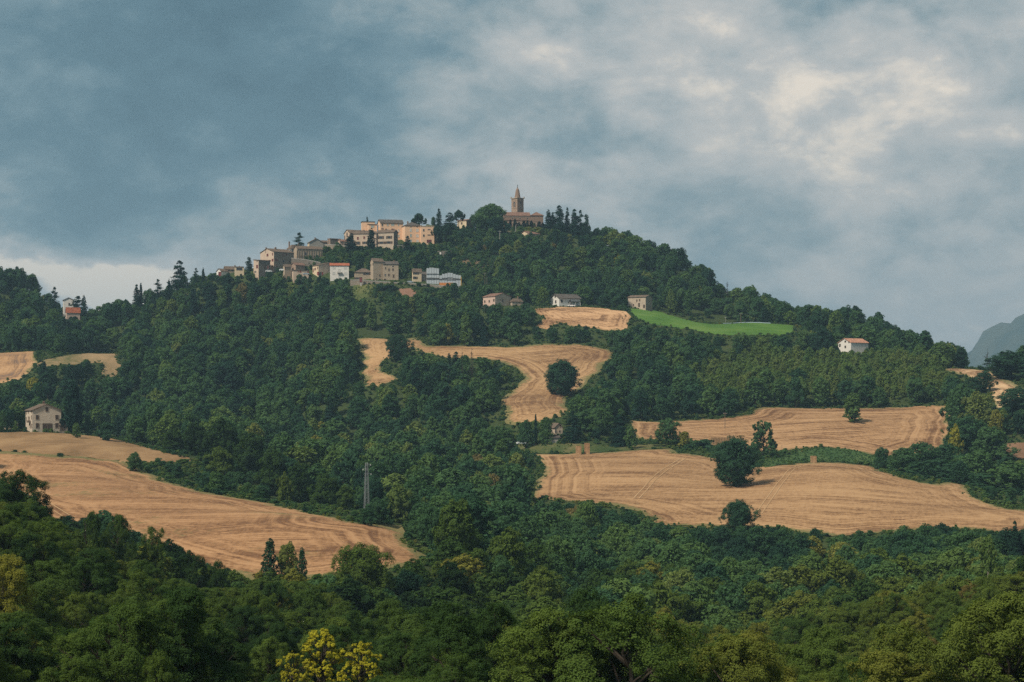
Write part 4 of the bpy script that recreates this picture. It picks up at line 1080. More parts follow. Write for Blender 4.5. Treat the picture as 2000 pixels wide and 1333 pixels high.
house('white_farmhouse', 'white farmhouse with salmon roof in the right hand wood', 1662, 694, 669.5, 1642, 1700, 1118, 32, 'x', 2.4, 'white', 'roof_salmon', [(415, 475, 10, 16, 'L', 'd'), (378, 505, 10, 22, 'L', 'd'), (415, 522, 10, 20, 'L', 'd'), (440, 480, 8, 16, 'L', 'd')], Z9, show=0.72)
house('field_cottage', 'tiny pale gabled cottage among dark trees near the bale stacks', 1083.5, 851, 835.5, 1081, 1099, 880, 18, 'y', 1.8, 'stone_pale', 'roof', [(502, 300, 14, 20, 'R', 'd'), (545, 250, 12, 26, 'R', 'b'), (540, 300, 12, 20, 'R', 'd')], Z7, a=8)
house('low_shed', 'low grey roofed shed in front of the tiny cottage', 1074, 862, 855.5, 1073, 1094, 868, 10, 'shedb', 0.9, 'grey', 'roof_grey', (), None, a=4)
t_ = house('farmhouse', 'three storey stone farmhouse standing alone above the left field', 63, 843, 801.8, 36, 114, 832, 25, 'y', 2.5, 'stone_light', 'roof',
      [(423, 287, 24, 40, 'R', 'b'), (342, 360, 26, 42, 'R', 'b'), (507, 360, 26, 42, 'R', 'b'), (342, 437, 26, 44, 'R', 'b'), (507, 437, 26, 44, 'R', 'b'), (427, 452, 76, 66, 'R', 'x'),
       (188, 318, 10, 26, 'L', 'b'), (227, 312, 10, 26, 'L', 'b'), (289, 306, 11, 26, 'L', 'b'), (188, 376, 10, 36, 'L', 'b'), (227, 370, 10, 34, 'L', 'b'), (248, 376, 10, 44, 'L', 'b'), (290, 360, 11, 38, 'L', 'b'), (263, 442, 14, 38, 'L', 'b'), (290, 440, 11, 40, 'L', 'b')], Z6, chim=[(0.46, 0.25, 0.8, 3.4)], o=0.5)
box('balcony', t_, 'timber', (-1.1, 3.0, 3.6, -0.003, 6.4, 4.5))
pg = t_
for q in (2.4, 6.0, 9.0): box('pergola_post', pg, 'timber', (q - .07, -1.9, -0.6, q + .07, -1.76, 2.95))
box('pergola_beam', pg, 'timber', (2.2, -1.95, 2.951, 9.2, -1.75, 3.1))
house('lean_to', 'dark open lean-to against the right of the farmhouse', 116, 843, 831, 114.5, 131, 836, 15, 'shedb', 1.0, 'stone_grey', 'roof', [(580, 462, 40, 34, 'R', 'x')], Z6, a=5)
wall_run('garden_wall', 'low stone garden wall left of the farmhouse', [(-12, 843, 840), (12, 843, 840), (35, 843, 842)], 3.2, 0.6, 'stone_warm')
house('saddle_house', 'white gabled house on the saddle behind dark conifers', 124, 606, 586.5, 122, 143, 1312, 15, 'y', 1.6, 'white', 'roof_rust', [(640, 545, 12, 22, 'R', 'd')], Z5, a=9, show=0.5)
house('red_roof_house', 'house with red tiled roof below the white saddle house', 130, 627, 609, 127, 154, 1288, 25, 'x', 2.6, 'pink', 'roof_red', [(590, 650, 8, 22, 'R', 'd')], Z5, show=0.3)
house('hillside_house', 'cream gabled cottage under the church', 1032.5, 470, 456.5, 1016, 1054.5, 1348, 36, 'x', 1.9, 'cream', 'roof_rust', [(985, 745, 14, 20, 'L', 'd'), (1070, 745, 14, 26, 'L', 'b'), (1188, 742, 14, 26, 'R', 'b')], Z3, side='stone_pale')
house('tool_shed', 'small rust roofed shed just left of the cream cottage', 992, 459, 453, 991, 1006, 1360, 10, 'shedb', 0.8, 'stone_dark', 'roof_rust', (), None, a=4)

# ---- church
D_ = 1382.0; s = FPX / D_
p0 = unproj(985, 447, D_); ch = empty('church', p0, R(7)); tag(ch, 'brown brick church with long nave on top of the hill', 'church')
bN = (1061 - 985) / (s * math.cos(R(7))); hN = (447 - 421.5) / s; aN = 12.0; xR = (1037 - 985) / s
V, F = prism([(0, -6), (aN, -6), (aN, hN), (aN / 2, hN + 2.8), (0, hN)], 'x', 0, xR - 0.01); obj('nave_wall', mesh_py('nave_wall', V, F, [M['brick']]), ch)
V, F = roof_mesh('x', xR - 0.4, aN, hN, 2.8, 0.4); obj('nave_roof', mesh_py('nave_roof', V, F, [M['roof_rust']]), ch)
V, F = box_vf(xR, -0.9, -6, bN, aN + 1, hN + 0.15); obj('choir_wall', mesh_py('choir_wall', V, F, [M['brick']]), ch)
V, F = roof_mesh('hip', bN - xR, aN + 1.9, 0, 3.0, 0.45); rr = obj('choir_roof', mesh_py('choir_roof', V, F, [M['roof_rust']]), ch, (xR, -0.9, hN + 0.15))
box('aisle', ch, 'brick_warm', (0.2, -1.6, -6, xR - 1.0, -0.003, (447 - 431.5) / s)); box('aisle_roof', ch, 'roof_rust', (0.1, -1.9, (447 - 431.5) / s + .004, xR - 0.9, -0.002, (447 - 431.5) / s + 0.35))
box('string_course', ch, 'stone_pale', (0, -0.14, hN - 1.0, xR - 0.1, -0.004, hN - 0.7))
xb = (1042 - 985) / s; box('buttress', ch, 'brick_warm', (xb, -2.6, -6, xb + 2.6, -0.905, 4.6)); box('buttress_cap', ch, 'roof', (xb - .1, -2.7, 4.604, xb + 2.7, -0.906, 4.9))
for q in (4.0, 9.0, 14.0): window(ch, (q, -1.602, 3.0), 0.8, 1.8, 'a', 'R')
for q in (5.5, 11.0, 16.0): window(ch, (q, -0.005, hN - 1.9), 0.7, 1.2, 'd', 'R')
keep_clear(408, 440, 985, 1064, 1380); keep_clear(355, 415, 995, 1028, 1390)
# bell tower
D_ = 1396.0; s = FPX / D_
p0 = unproj(1010.4, 447, D_); al = R(43); tw = empty('bell_tower', p0, al); tag(tw, 'square brick bell tower with pointed spire beside the church', 'tower')
sd = 6.05; hT = (447 - 387.5) / s
box('shaft', tw, 'brick_warm', (0, 0, -6, sd, sd, hT))
for i, (zz, pr_) in enumerate([(413, 0.10), (406.5, 0.16), (391.5, 0.14)]):
    z = (447 - zz) / s; box('string_course', tw, 'stone_warm', (-pr_, -pr_, z, sd + pr_, sd + pr_, z + 0.3))
box('cornice', tw, 'stone_warm', (-0.45, -0.45, hT, sd + 0.45, sd + 0.45, hT + 0.5))
for cxx in (-0.2, sd + 0.2):
    for cyy in (-0.2, sd + 0.2): box('pinnacle', tw, 'stone_warm', (cxx - .28, cyy - .28, hT + .5, cxx + .28, cyy + .28, hT + 1.25))
zb = (447 - 399.0) / s
for f_ in ('R', 'L'):
    wv = window(tw, (sd / 2, -0.003, zb) if f_ == 'R' else (-0.003, sd / 2, zb), 1.5, 4.0, 'a', f_)  # open belfry arch, unglazed: the pane's dark colour paints the shade inside
    box('mullion', wv, 'stone_pale', (-0.12, -0.16, -2.0, 0.12, -0.05, 0.9))
    for cc in ((-1.3, -1.1), (1.1, 1.3)): box('pilaster', wv, 'brick', (cc[0], -0.12, -2.2, cc[1], -0.004, 2.6))
V = []; F = []; prof = [(hT + .5, 2.35), (hT + 1.0, 2.2), (hT + (387.5 - 370.5) / s, 1.30), (hT + (387.5 - 364.5) / s, 0.06)]
for z, r_ in prof:
    for q in range(8): V.append((sd / 2 + r_ * math.cos(math.pi / 8 + q * math.pi / 4), sd / 2 + r_ * math.sin(math.pi / 8 + q * math.pi / 4), z))
for i in range(3):
    for q in range(8): F.append((i * 8 + q, i * 8 + (q + 1) % 8, (i + 1) * 8 + (q + 1) % 8, (i + 1) * 8 + q))
F.append(tuple(range(24, 32)))
obj('spire', mesh_py('spire', V, F, [M['brick']]), tw)
zf = hT + (387.5 - 365) / s
fv = multi([box_vf(sd / 2 - .09, sd / 2 - .09, zf, sd / 2 + .09, sd / 2 + .09, zf + 1.9), box_vf(sd / 2 - .45, sd / 2 - .09, zf + 1.1, sd / 2 - .091, sd / 2 + .09, zf + 1.3), box_vf(sd / 2 + .091, sd / 2 - .09, zf + 1.1, sd / 2 + .45, sd / 2 + .09, zf + 1.3),
            box_vf(sd / 2 - .25, sd / 2 - .25, zf - .1, sd / 2 + .25, sd / 2 + .25, zf + .35)])
obj('cross', mesh_py('cross', *fv, [M['darksteel']]), tw)
keep_clear(904, 985, 711, 722, 588)

# ------------------------------------------------------------------ single trees the photo lets one point at
T = place_tree
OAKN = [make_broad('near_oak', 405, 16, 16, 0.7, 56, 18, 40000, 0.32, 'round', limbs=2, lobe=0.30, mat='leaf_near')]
# big solitary trees in and around the fields
T(OAK, 'oak_tree', 'great dark round oak standing in the lower right stubble field', 1437, 852, 116, None, 951, 0.10, dmin=600, dmax=860)
T(AIRY, 'oak_tree', 'open branched oak with visible limbs behind the great dark oak', 1491, 822, 78, None, 894, 0.30, dmin=700, dmax=900)
T(OVAL, 'round_tree', 'egg shaped dark tree alone in the upper right stubble field', 1665, 767, 48, None, 826, 0.50, dmin=850, dmax=990)
T(OAK, 'round_tree', 'small round tree at the lower edge of the right stubble field', 1443, 976, 72, 640, None, 0.12)
T(OAK, 'round_tree', 'dark round tree in the narrow neck of the middle stubble field', 1098, 702, 88, None, 773, 0.08, dmin=900, dmax=1050)
T(OAK, 'round_tree', 'dark tree on the left arm of the middle stubble field', 778, 652, 56, None, 706, 0.08, dmin=950, dmax=1140)
T(OVALD, 'tall_tree', 'tall dark oval tree right of the stone farmhouse', 143, 746, 56, 836, None, 0.10)
T(FAR, 'small_tree', 'small bright green tree on the bank in front of the farmhouse', 149, 826, 22, None, 856, 0.50, dmin=700, dmax=850)
T(BUSH, 'bush', 'clipped round bush at the farmhouse corner', 50, 834, 9, 822, None, 0.15, cat='bush')
T(BUSH, 'bush', 'climbing vine bush on the left wall of the farmhouse', 30, 822, 16, 828, None, 0.55, cat='bush')
T(MID, 'small_tree', 'small leafy tree at the left edge beside the garden wall', 4, 803, 26, 815, None, 0.35)
T(BUSH, 'bush', 'dark bush beside the tall oval tree', 172, 811, 20, 838, None, 0.15, cat='bush')
T(BUSH, 'bush', 'round dark bush at the right end of the farmhouse bank', 207, 825, 40, 815, None, 0.12, cat='bush')
T(MID, 'bush', 'bent bush in the weeds of the left field', 263, 883, 34, None, 922, 0.35, cat='bush', dmin=560, dmax=800)
T(FAR, 'small_tree', 'tiny upright tree at the tip of the dry bank', 352, 881, 10, 715, None, 0.25)
T(MID, 'bush', 'round bush on the edge of the left field below the pylon', 719, 992, 42, None, 1027, 0.15, cat='bush', dmin=450, dmax=560)
T(OAKN, 'round_tree', 'broad round grey green tree in front of the left field', 703, 1062, 140, 385, None, 0.40)
T(POPLAR, 'poplar', 'dark leaning poplar in front of the left field', 527, 1052, 40, 400, None, 0.12)
T(MID, 'willow', 'pale yellowish willow between the two small poplars', 562, 1058, 54, 402, None, 0.80)
T(POPLAR, 'poplar', 'slim poplar right of the pale willow', 590, 1070, 26, 400, None, 0.15)
T(MID, 'tree', 'leafy tree with gaps at the corner between the right fields', 1303, 817, 62, 858, None, 0.35)
T(FAR, 'yellow_bush', 'yellowish bush beside the gappy corner tree', 1338, 843, 34, 850, None, 0.86, cat='bush')
for px, top, w, d, tint, lab in [(1378, 858, 44, 850, .15, 'hedge bush nearest the great oak'), (1356, 862, 40, 850, .25, 'hedge bush between yellow bush and oak'), (1345, 868, 30, 846, .2, 'low hedge bush below the yellow bush')]:
    T(BUSH, 'hedge_bush', lab, px, top, w, d, None, tint, cat='bush')
T(SPRUCE, 'spruce', 'broad dark conifer right of the tiny cottage', 1118, 803, 48, 868, None, 0.1)
T(SPRUCE, 'spruce', 'dark blue green conifer beside the upper right field corner', 1209, 810, 46, 860, None, 0.1)
T(OAK, 'round_tree', 'broad green tree between the two dark conifers', 1172, 795, 60, 880, None, 0.40)
T(COLUMN, 'cypress', 'slim cypress left of the tiny cottage', 1046, 809, 9, 872, None, 0.1)
T(MID, 'tree', 'rounded tree left of the slim cypress', 1028, 820, 40, 874, None, 0.25)
T(MID, 'tree', 'rounded tree between cypress and tiny cottage', 1067, 815, 36, 870, None, 0.4)
T(FAR, 'tree', 'small green tree right of the blue green conifer', 1232, 832, 32, 852, None, 0.45)
T(FAR, 'yellow_tree', 'yellow leaved tree left of the right edge grove', 1866, 828, 34, 846, None, 0.90)
T(FAR, 'yellow_tree', 'yellow green tree high in the right edge grove', 1945, 800, 44, 880, None, 0.86)
for px, top, w, d, tint, lab in [(1880, 755, 66, 900, .30, 'tall tree at the top of the right edge grove'), (1912, 770, 60, 890, .75, 'olive tinted tree at the top of the right edge grove'), (1890, 815, 70, 860, .2, 'dark tree in the middle of the right edge grove'),
                                 (1935, 838, 70, 840, .35, 'round tree low in the right edge grove'), (1985, 760, 62, 930, .12, 'dark tree at the right edge above the grove'), (1910, 885, 78, 760, .38, 'bright tree at the foot of the right edge grove'),
                                 (1978, 905, 84, 740, .42, 'olive tree at the right edge beside the lower field'), (1920, 930, 66, 742, .15, 'dark tree hanging over the lower right field'),
                                 (1762, 880, 56, 790, .30, 'hedge tree at the left of the field hollow'), (1800, 868, 64, 800, .25, 'tallest hedge tree in the field hollow'), (1850, 872, 70, 800, .2, 'hedge tree right of the field hollow'),
                                 (1830, 900, 80, 765, .15, 'low spreading hedge tree at the hollow bottom'), (1722, 879, 30, 810, .2, 'small hedge tree at the end of the green bank'), (1875, 905, 40, 750, .12, 'round hedge tree before the right edge grove'),
                                 (1975, 690, 90, 1010, .05, 'dark round tree at the right edge of the skyline'), (1922, 730, 40, 980, .05, 'dark bush on the right stubble strip')]:
    T(MID, 'tree', lab, px, top - 5, w * 1.36, d, None, tint)
# skyline and village conifers
for px, top, w, d, pool, tint, lab in [
    (350, 510, 34, 1290, CEDAR, .1, 'large cedar standing above the skyline left of the village'), (267, 556, 15, 1290, SPRUCE, .1, 'dark spruce in the pair on the left skyline'), (275, 553, 10, 1292, COLUMN, .1, 'thin cypress beside the left skyline spruce'),
    (308, 546, 20, 1288, CEDAR, .1, 'small cedar on the left skyline'), (330, 545, 9, 1286, COLUMN, .1, 'narrow cypress on the skyline before the large cedar'), (383, 524, 13, 1284, CEDAR, .2, 'little cedar by the village end'), (397, 523, 8, 1284, COLUMN, .2, 'little cypress by the village end'),
    (106, 561, 18, 1320, CEDAR, .1, 'dark conifer left of the white saddle house'), (152, 579, 34, 1302, CEDAR, .1, 'spreading cedar right of the white saddle house'), (164, 577, 14, 1300, SPRUCE, .1, 'pointed conifer right of the white saddle house'),
    (378, 560, 18, 1235, COLUMN, .05, 'dark cypress in the wood under the village end'),
    (486, 502, 14, 1282, CEDAR, .15, 'small cedar left of the narrow annex'), (585, 455, 24, 1312, CEDAR, .15, 'cedar rising behind the strutted building'),
    (725, 446, 20, 1300, COLUMN, .0, 'tall dark cypress in front of the row house'), (685, 459, 26, 1298, COLUMN, .05, 'broad dark evergreen in front of the chapel'), (796, 461, 16, 1302, SPRUCE, .05, 'small dark spruce in front of the peach hall'),
    (717, 424, 9, 1352, SPRUCE, .1, 'spruce tip behind the peach wing'),
    (818, 417, 34, 1352, PINE, .35, 'umbrella pine behind the peach hall'), (857, 408, 13, 1358, SPRUCE, .15, 'thin pointed spruce on the ridge'), (846, 424, 16, 1360, FAR, .2, 'small round tree between pine and spruce'),
    (878, 416, 26, 1362, CEDAR, .2, 'flat cedar beside the ridge cottage'), (896, 410, 26, 1364, PINE, .4, 'leaning pine in front of the ridge cottage'), (852, 440, 20, 1322, PINE, .35, 'pine with bare trunk right of the peach annex'), (870, 439, 34, 1325, PINE, .4, 'wide pine right of the peach annex'),
    (960, 398, 78, 1366, OAK, .42, 'huge round tree left of the church'), (942, 405, 44, 1368, OAK, .3, 'green tree at the left of the huge round tree'), (968, 424, 52, 1352, OAK, .02, 'dark purple green tree below the huge round tree'),
    (997, 429, 8, 1374, COLUMN, .0, 'first cypress of the row before the church'), (1006, 427, 9, 1374, COLUMN, .0, 'second cypress of the row before the church'), (1014, 434, 8, 1374, COLUMN, .0, 'third cypress of the row before the church'),
    (1023, 431, 10, 1374, COLUMN, .0, 'fourth cypress of the row before the church'), (1030, 430, 8, 1374, COLUMN, .0, 'fifth cypress of the row before the church'), (1038, 431, 10, 1374, COLUMN, .0, 'last cypress of the row before the church'),
    (1053, 432, 11, 1374, COLUMN, .0, 'cypress at the right end of the church'), (1060, 435, 9, 1374, COLUMN, .0, 'low cypress at the right end of the church'),
    (1071, 410, 16, 1382, SPRUCE, .1, 'spruce nearest the church end'), (1080, 415, 14, 1386, SPRUCE, .1, 'second spruce from the church end'), (1092, 402, 24, 1382, SPRUCE, .1, 'tallest spruce on the church hill'), (1108, 406, 12, 1386, SPRUCE, .1, 'slim spruce right of the tallest spruce'),
    (1122, 409, 20, 1384, SPRUCE, .15, 'broad spruce on the right of the church hill'), (1134, 411, 17, 1386, CEDAR, .3, 'cedar next to last on the church hill'), (1145, 418, 16, 1386, CEDAR, .3, 'last cedar on the right of the church hill'),
    (1033, 443, 18, 1356, BUSH, .80, 'bright yellow green bush behind the cream cottage'), (1052, 444, 20, 1357, BUSH, .80, 'bright bush right behind the cream cottage'),
    (1982, 1018, 20, 560, SPRUCE, .2, 'small conifer at the lower right field edge'),
    (960, 445, 24, 1340, FAR, .45, 'lighter green tree below the dark purple tree'), (1136, 482, 34, 1300, OVAL, .66, 'pale yellow green tall tree on the church hill slope'), (1115, 487, 30, 1300, OVAL, .45, 'green tall tree beside the pale one on the slope'),
    (1060, 560, 26, 1185, FAR, .60, 'light green tree left of the white bungalow'), (1140, 556, 46, 1200, FAR, .40, 'rounded tree right of the white bungalow'), (1181, 575, 44, 1180, FAR, .1, 'dark tree between white bungalow and stone ruin'),
    (804, 580, 22, 1190, OVAL, .76, 'pale olive tree below the retaining wall'), (760, 557, 44, 1222, FAR, .05, 'dark rounded tree at the left below the retaining wall'), (818, 553, 16, 1236, FAR, .1, 'small dark tree leaning on the retaining wall')]:
    nm = {'CEDAR': 'cedar', 'SPRUCE': 'spruce', 'COLUMN': 'cypress', 'PINE': 'pine', 'BUSH': 'bush'}
    key = [k for k, v in (('CEDAR', CEDAR), ('SPRUCE', SPRUCE), ('COLUMN', COLUMN), ('PINE', PINE), ('BUSH', BUSH)) if v is pool]
    if pool in (SPRUCE, CEDAR): w *= 1.45
    T(pool, nm[key[0]] if key else 'tree', lab, px, top, w, d, None, tint, cat='bush' if pool is BUSH else 'tree')
# belt of dark trees along the ridge behind the left field
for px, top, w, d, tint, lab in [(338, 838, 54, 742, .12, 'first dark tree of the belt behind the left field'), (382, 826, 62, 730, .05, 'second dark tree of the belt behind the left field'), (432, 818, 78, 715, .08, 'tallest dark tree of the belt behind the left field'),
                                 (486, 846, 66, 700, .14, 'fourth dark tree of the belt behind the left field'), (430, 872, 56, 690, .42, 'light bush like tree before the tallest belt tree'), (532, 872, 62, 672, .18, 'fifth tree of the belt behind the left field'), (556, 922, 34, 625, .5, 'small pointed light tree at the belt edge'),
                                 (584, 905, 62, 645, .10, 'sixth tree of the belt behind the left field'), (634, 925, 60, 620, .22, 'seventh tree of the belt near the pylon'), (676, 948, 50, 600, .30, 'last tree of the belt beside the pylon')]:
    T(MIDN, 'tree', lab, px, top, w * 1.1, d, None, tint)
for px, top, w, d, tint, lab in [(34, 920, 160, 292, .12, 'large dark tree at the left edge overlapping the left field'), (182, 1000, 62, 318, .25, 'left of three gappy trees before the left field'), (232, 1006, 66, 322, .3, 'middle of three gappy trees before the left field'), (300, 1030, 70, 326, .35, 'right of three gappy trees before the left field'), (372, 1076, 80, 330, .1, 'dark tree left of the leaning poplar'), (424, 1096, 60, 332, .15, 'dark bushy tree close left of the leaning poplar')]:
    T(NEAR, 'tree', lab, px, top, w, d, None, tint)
# bare trees
for px, top, w, d, lab in [(1420, 548, 22, 1318, 'bare dead tree on the skyline right of the hill'), (168, 992, 22, 300, 'bare thin tree at the lower left wood edge'), (903, 676, 10, 1000, 'leafless sapling above the clump in the middle field'), (921, 676, 24, 1000, 'leafless bush above the clump in the middle field'), (1928, 676, 24, 1110, 'bare twisted tree on the right skyline')]:
    T(BARE_T, 'bare_tree', lab, px, top, w, d)
T(PALE, 'white_trunk_tree', 'slender tree with a bare white trunk at the lower right', 1930, 1045, 42, 400, None, 0.58)
# the yellow trees in the foreground
T(YELLOW, 'yellow_tree', 'bright yellow leaved tree at the bottom edge', 628, 1230, 150, 166, None, 0.94, seed=3)
T(YELLOW, 'yellow_tree', 'right half lower yellow leaved tree at the bottom edge', 704, 1254, 118, 164, None, 0.94, seed=4)
T(YELLOW, 'yellow_tree', 'lower yellow green tree left of the brightest one', 576, 1276, 90, 162, None, 0.925, seed=5)
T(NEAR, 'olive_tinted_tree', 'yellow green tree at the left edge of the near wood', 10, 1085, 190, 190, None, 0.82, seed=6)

# ------------------------------------------------------------------ the wood
from mathutils import noise as mnoise
SKYL = np.array([(-200, 500), (0, 520), (40, 526), (75, 548), (100, 585), (118, 600), (160, 612), (200, 597), (230, 590), (260, 572), (300, 560), (340, 550), (400, 535), (440, 535), (500, 525), (560, 500), (620, 488), (700, 470), (780, 450), (860, 440), (920, 428),
                 (940, 402), (980, 402), (1000, 440), (1065, 438), (1130, 432), (1160, 436), (1180, 444), (1240, 458), (1290, 472), (1335, 487), (1360, 505), (1388, 528), (1400, 555), (1420, 568), (1440, 560), (1480, 558), (1500, 580), (1530, 592), (1550, 603), (1570, 600), (1620, 598), (1660, 598), (1690, 604), (1720, 612),
                 (1740, 636), (1780, 650), (1830, 655), (1880, 664), (1920, 680), (1940, 700), (1960, 690), (2000, 685), (2300, 680)], float)
def visible_setup():
    cols = np.arange(-160, 2161, 8); d = np.arange(40, 1500, 4.0)
    Xc = (cols[:, None] - 1000) / FPX * d[None]
    py = HOR - FPX * (terr(Xc, np.broadcast_to(d, Xc.shape)) - CZ) / d[None]
    return cols, d, np.minimum.accumulate(py, axis=1)
VC, VD, VH = visible_setup()
cand = []
def scatter(d0, d1, sp):
    rows = np.arange(d0, d1, sp)
    for r_i, y in enumerate(rows):
        half = 0.30 * y + 25
        x = -half + (sp / 2 if r_i % 2 else 0)
        while x < half:
            cand.append((x + random.uniform(-.42, .42) * sp, y + random.uniform(-.42, .42) * sp))
            x += sp
scatter(118, 330, 5.6); scatter(330, 640, 7.6); scatter(640, 1470, 10.4)
n_big = len(cand)
random.seed(21)
for q in np.arange(1205, 1385, 4.6):
    for x in np.arange(-215, 40, 4.6):
        cand.append((x + random.uniform(-2, 2), q + random.uniform(-2, 2)))      # garden trees and scrub round the village
        
C = np.array(cand); small = np.arange(len(C)) >= n_big
# the planted grove of young light green trees on the right slope stands in rows
GROVE = [(1335, 752), (1400, 715), (1500, 700), (1640, 706), (1760, 705), (1840, 728), (1885, 765), (1840, 782), (1700, 786), (1560, 784), (1480, 780), (1400, 792), (1340, 790)]
def px_of(A):
    z_ = terr(A[:, 0], A[:, 1]); return 1000 + FPX * A[:, 0] / A[:, 1], HOR - FPX * (z_ - CZ) / A[:, 1]
qx, qy = px_of(C)
kp = ~(in_poly(qx, qy, GROVE) & (C[:, 1] > 940) & (C[:, 1] < 1130)); C = C[kp]; small = small[kp]
gr = []
for i in range(-40, 60):
    for j in range(-40, 60):
        u, v = i * 8.6, j * 6.8
        gr.append((150 + u * 0.94 - v * 0.34 + random.gauss(0, .5), 1030 + u * 0.34 + v * 0.94 + random.gauss(0, .5)))
gr = np.array(gr); qx, qy = px_of(gr)
gr = gr[in_poly(qx, qy, GROVE) & (gr[:, 1] > 940) & (gr[:, 1] < 1130)]
n_wood = len(C); C = np.vstack([C, gr])
isg = np.arange(len(C)) >= n_wood; small = np.concatenate([small, np.zeros(len(gr), bool)])
ok = np.ones(len(C), bool)
for wp in PLOTS:
    ok &= ~in_poly(C[:, 0], C[:, 1], wp)
for p0, al, a, b in HOUSES:
    lx_ = (C[:, 0] - p0.x) * math.cos(al) + (C[:, 1] - p0.y) * math.sin(al)
    ly_ = -(C[:, 0] - p0.x) * math.sin(al) + (C[:, 1] - p0.y) * math.cos(al)
    ok &= ~((lx_ > -2.2) & (lx_ < b + 2.2) & (ly_ > -2.2) & (ly_ < a + 2.2))
C = C[ok]; isg = isg[ok]; small = small[ok]
CZg = terr(C[:, 0], C[:, 1])
order = np.argsort(C[:, 1])
hor = np.full(2400, 1500.0)      # index px + 200
trees = []
for i in order:
    x, y, zg = C[i][0], C[i][1], CZg[i]
    s = FPX / y; px = 1000 + s * x; base = HOR - s * (zg - CZ)
    if px < -110 or px > 2110: continue
    nz = mnoise.noise(Vector((x * 0.02, y * 0.02, 3.0))); nf = mnoise.noise(Vector((x * 0.07, y * 0.07, 9.0)))
    h = 9.6 + 2.4 * nz + 2.4 * nf + random.gauss(0, 2.5)
    if y < 330: h = 6.8 + 1.7 * nz + 1.8 * nf + random.gauss(0, 1.7)
    elif y > 640:
        h += 2.6
        if random.random() < 0.05: h *= 1.3
    if 640 < px < 960 and 1225 < y < 1345: h *= random.uniform(0.35, 0.75)      # garden scrub between the village terraces
    if 500 < px < 930 and base < 520: h *= 0.7
    if small[i]: h = random.uniform(2.2, 5.2)
    if isg[i]: h = 9.0 + random.gauss(0, 1.3)
    h = max(3.0, min(17, h)); w = h * random.uniform(0.64, 1.12) + random.uniform(0, 1.0)
    if isg[i]: w = h * random.uniform(0.66, 0.85)
    # a named tree keeps its own place and stays in view
    lim = None; drop = False
    for (nx, nt, nb, hw, nd) in NAMED:
        if abs(px - nx) < hw + w * s * 0.45:
            if abs(y - nd) < hw * y / FPX * 0.9 and abs(px - nx) < hw * 0.8: drop = True; break
            if y < nd and nt < base and base - h * s < nb - (nb - nt) * (0.25 if nd > 420 else 0.55) and base > nt:
                L_ = nb - (nb - nt) * (0.22 if nd > 420 else 0.55)
                lim = L_ if lim is None else max(lim, L_)
    if drop: continue
    top = base - h * s
    if lim is not None and top < lim: top = lim
    sky_lim = np.interp(px, SKYL[:, 0], SKYL[:, 1]) + random.uniform(-5, 7)
    if top < sky_lim: top = sky_lim
    # fields and houses stay in view
    tol = random.choice((0, 0, 0, 1.0, 2.2)) * s if y > 330 else random.choice((0, 0, 1.5, 3.0)) * s
    bi = int(min(base, 1395))
    for q in (-0.36, -0.15, 0.15, 0.36):
        c = int(px + q * w * s)
        if 0 <= c < 2000 and top < bi:
            t0 = max(0, int(top)); colm = MASK[t0:bi, c] > y + 4
            hit = np.nonzero(colm)[0]
            if len(hit):
                lowest = t0 + hit[-1]
                if lowest > bi - 1.6 * s: lowest = bi
                top = max(top, lowest - tol + 1) if lowest < bi else bi
    h2 = (base - top) / s
    if h2 < 1.6:
        if bi < 1390 and 0 <= int(px) < 2000 and MASK[max(0, bi - 3), int(px)] > y + 4: continue
        h2 = random.uniform(0.9, 1.7)
    if h2 < h:
        w = min(w, h2 * random.uniform(0.85, 1.15) + 0.5); h = h2
    # hidden behind nearer wood or ground?
    ci = int(np.clip(round((px - VC[0]) / 8), 0, len(VC) - 1)); di = int(np.clip((y - 8 - VD[0]) / 4, 0, len(VD) - 1))
    hw_ = max(1, int(w * s * 0.4)); c0 = int(np.clip(px - hw_ + 200, 0, 2399)); c1 = int(np.clip(px + hw_ + 200, c0 + 1, 2400))
    Hh = min(VH[ci, di], 9999); seg = np.minimum(hor[c0:c1], Hh); see = (seg.max() - top)
    if see < -1.0 * s or top > 1345 + 3 * s: 
        continue
    hor[c0:c1] = np.minimum(hor[c0:c1], top + 0.22 * h * s)
    vis = max(0.0, min(see, h * s)) * w * s
    cx0 = min(max(px, 0), 2000)
    inside = 1.0 if -20 < px < 2020 and top < 1333 else 0.1
    # colour of the tree
    t = 0.25 + 0.22 * nz + 0.16 * mnoise.noise(Vector((x * 0.15, y * 0.15, 1.0))) + random.gauss(0, 0.14)
    if 1300 < px < 1900 and 960 < y < 1150: t += 0.10
    if 300 < px < 1000 and y > 640: t += 0.05
    if 1250 < px < 2000 and y < 520: t += 0.18
    if y < 330: t += 0.06
    rr_ = random.random()
    if isg[i]: t = random.gauss(0.66, 0.08); rr_ = 0.5
    kf = 1.0 if y < 640 else 0.45
    if rr_ < 0.045 * kf: t = random.uniform(0.66, 0.80)
    elif rr_ < 0.055 * kf: t = random.uniform(0.84, 0.90) if y > 330 else 0.72
    elif rr_ < 0.060 * kf: t = 0.99
    else: t = min(max(t, 0.0), 0.72)
    trees.append((vis * inside, x, y, zg, w, h, t, px, top))
print('wood trees', len(trees))
trees.sort(key=lambda q: -q[0])

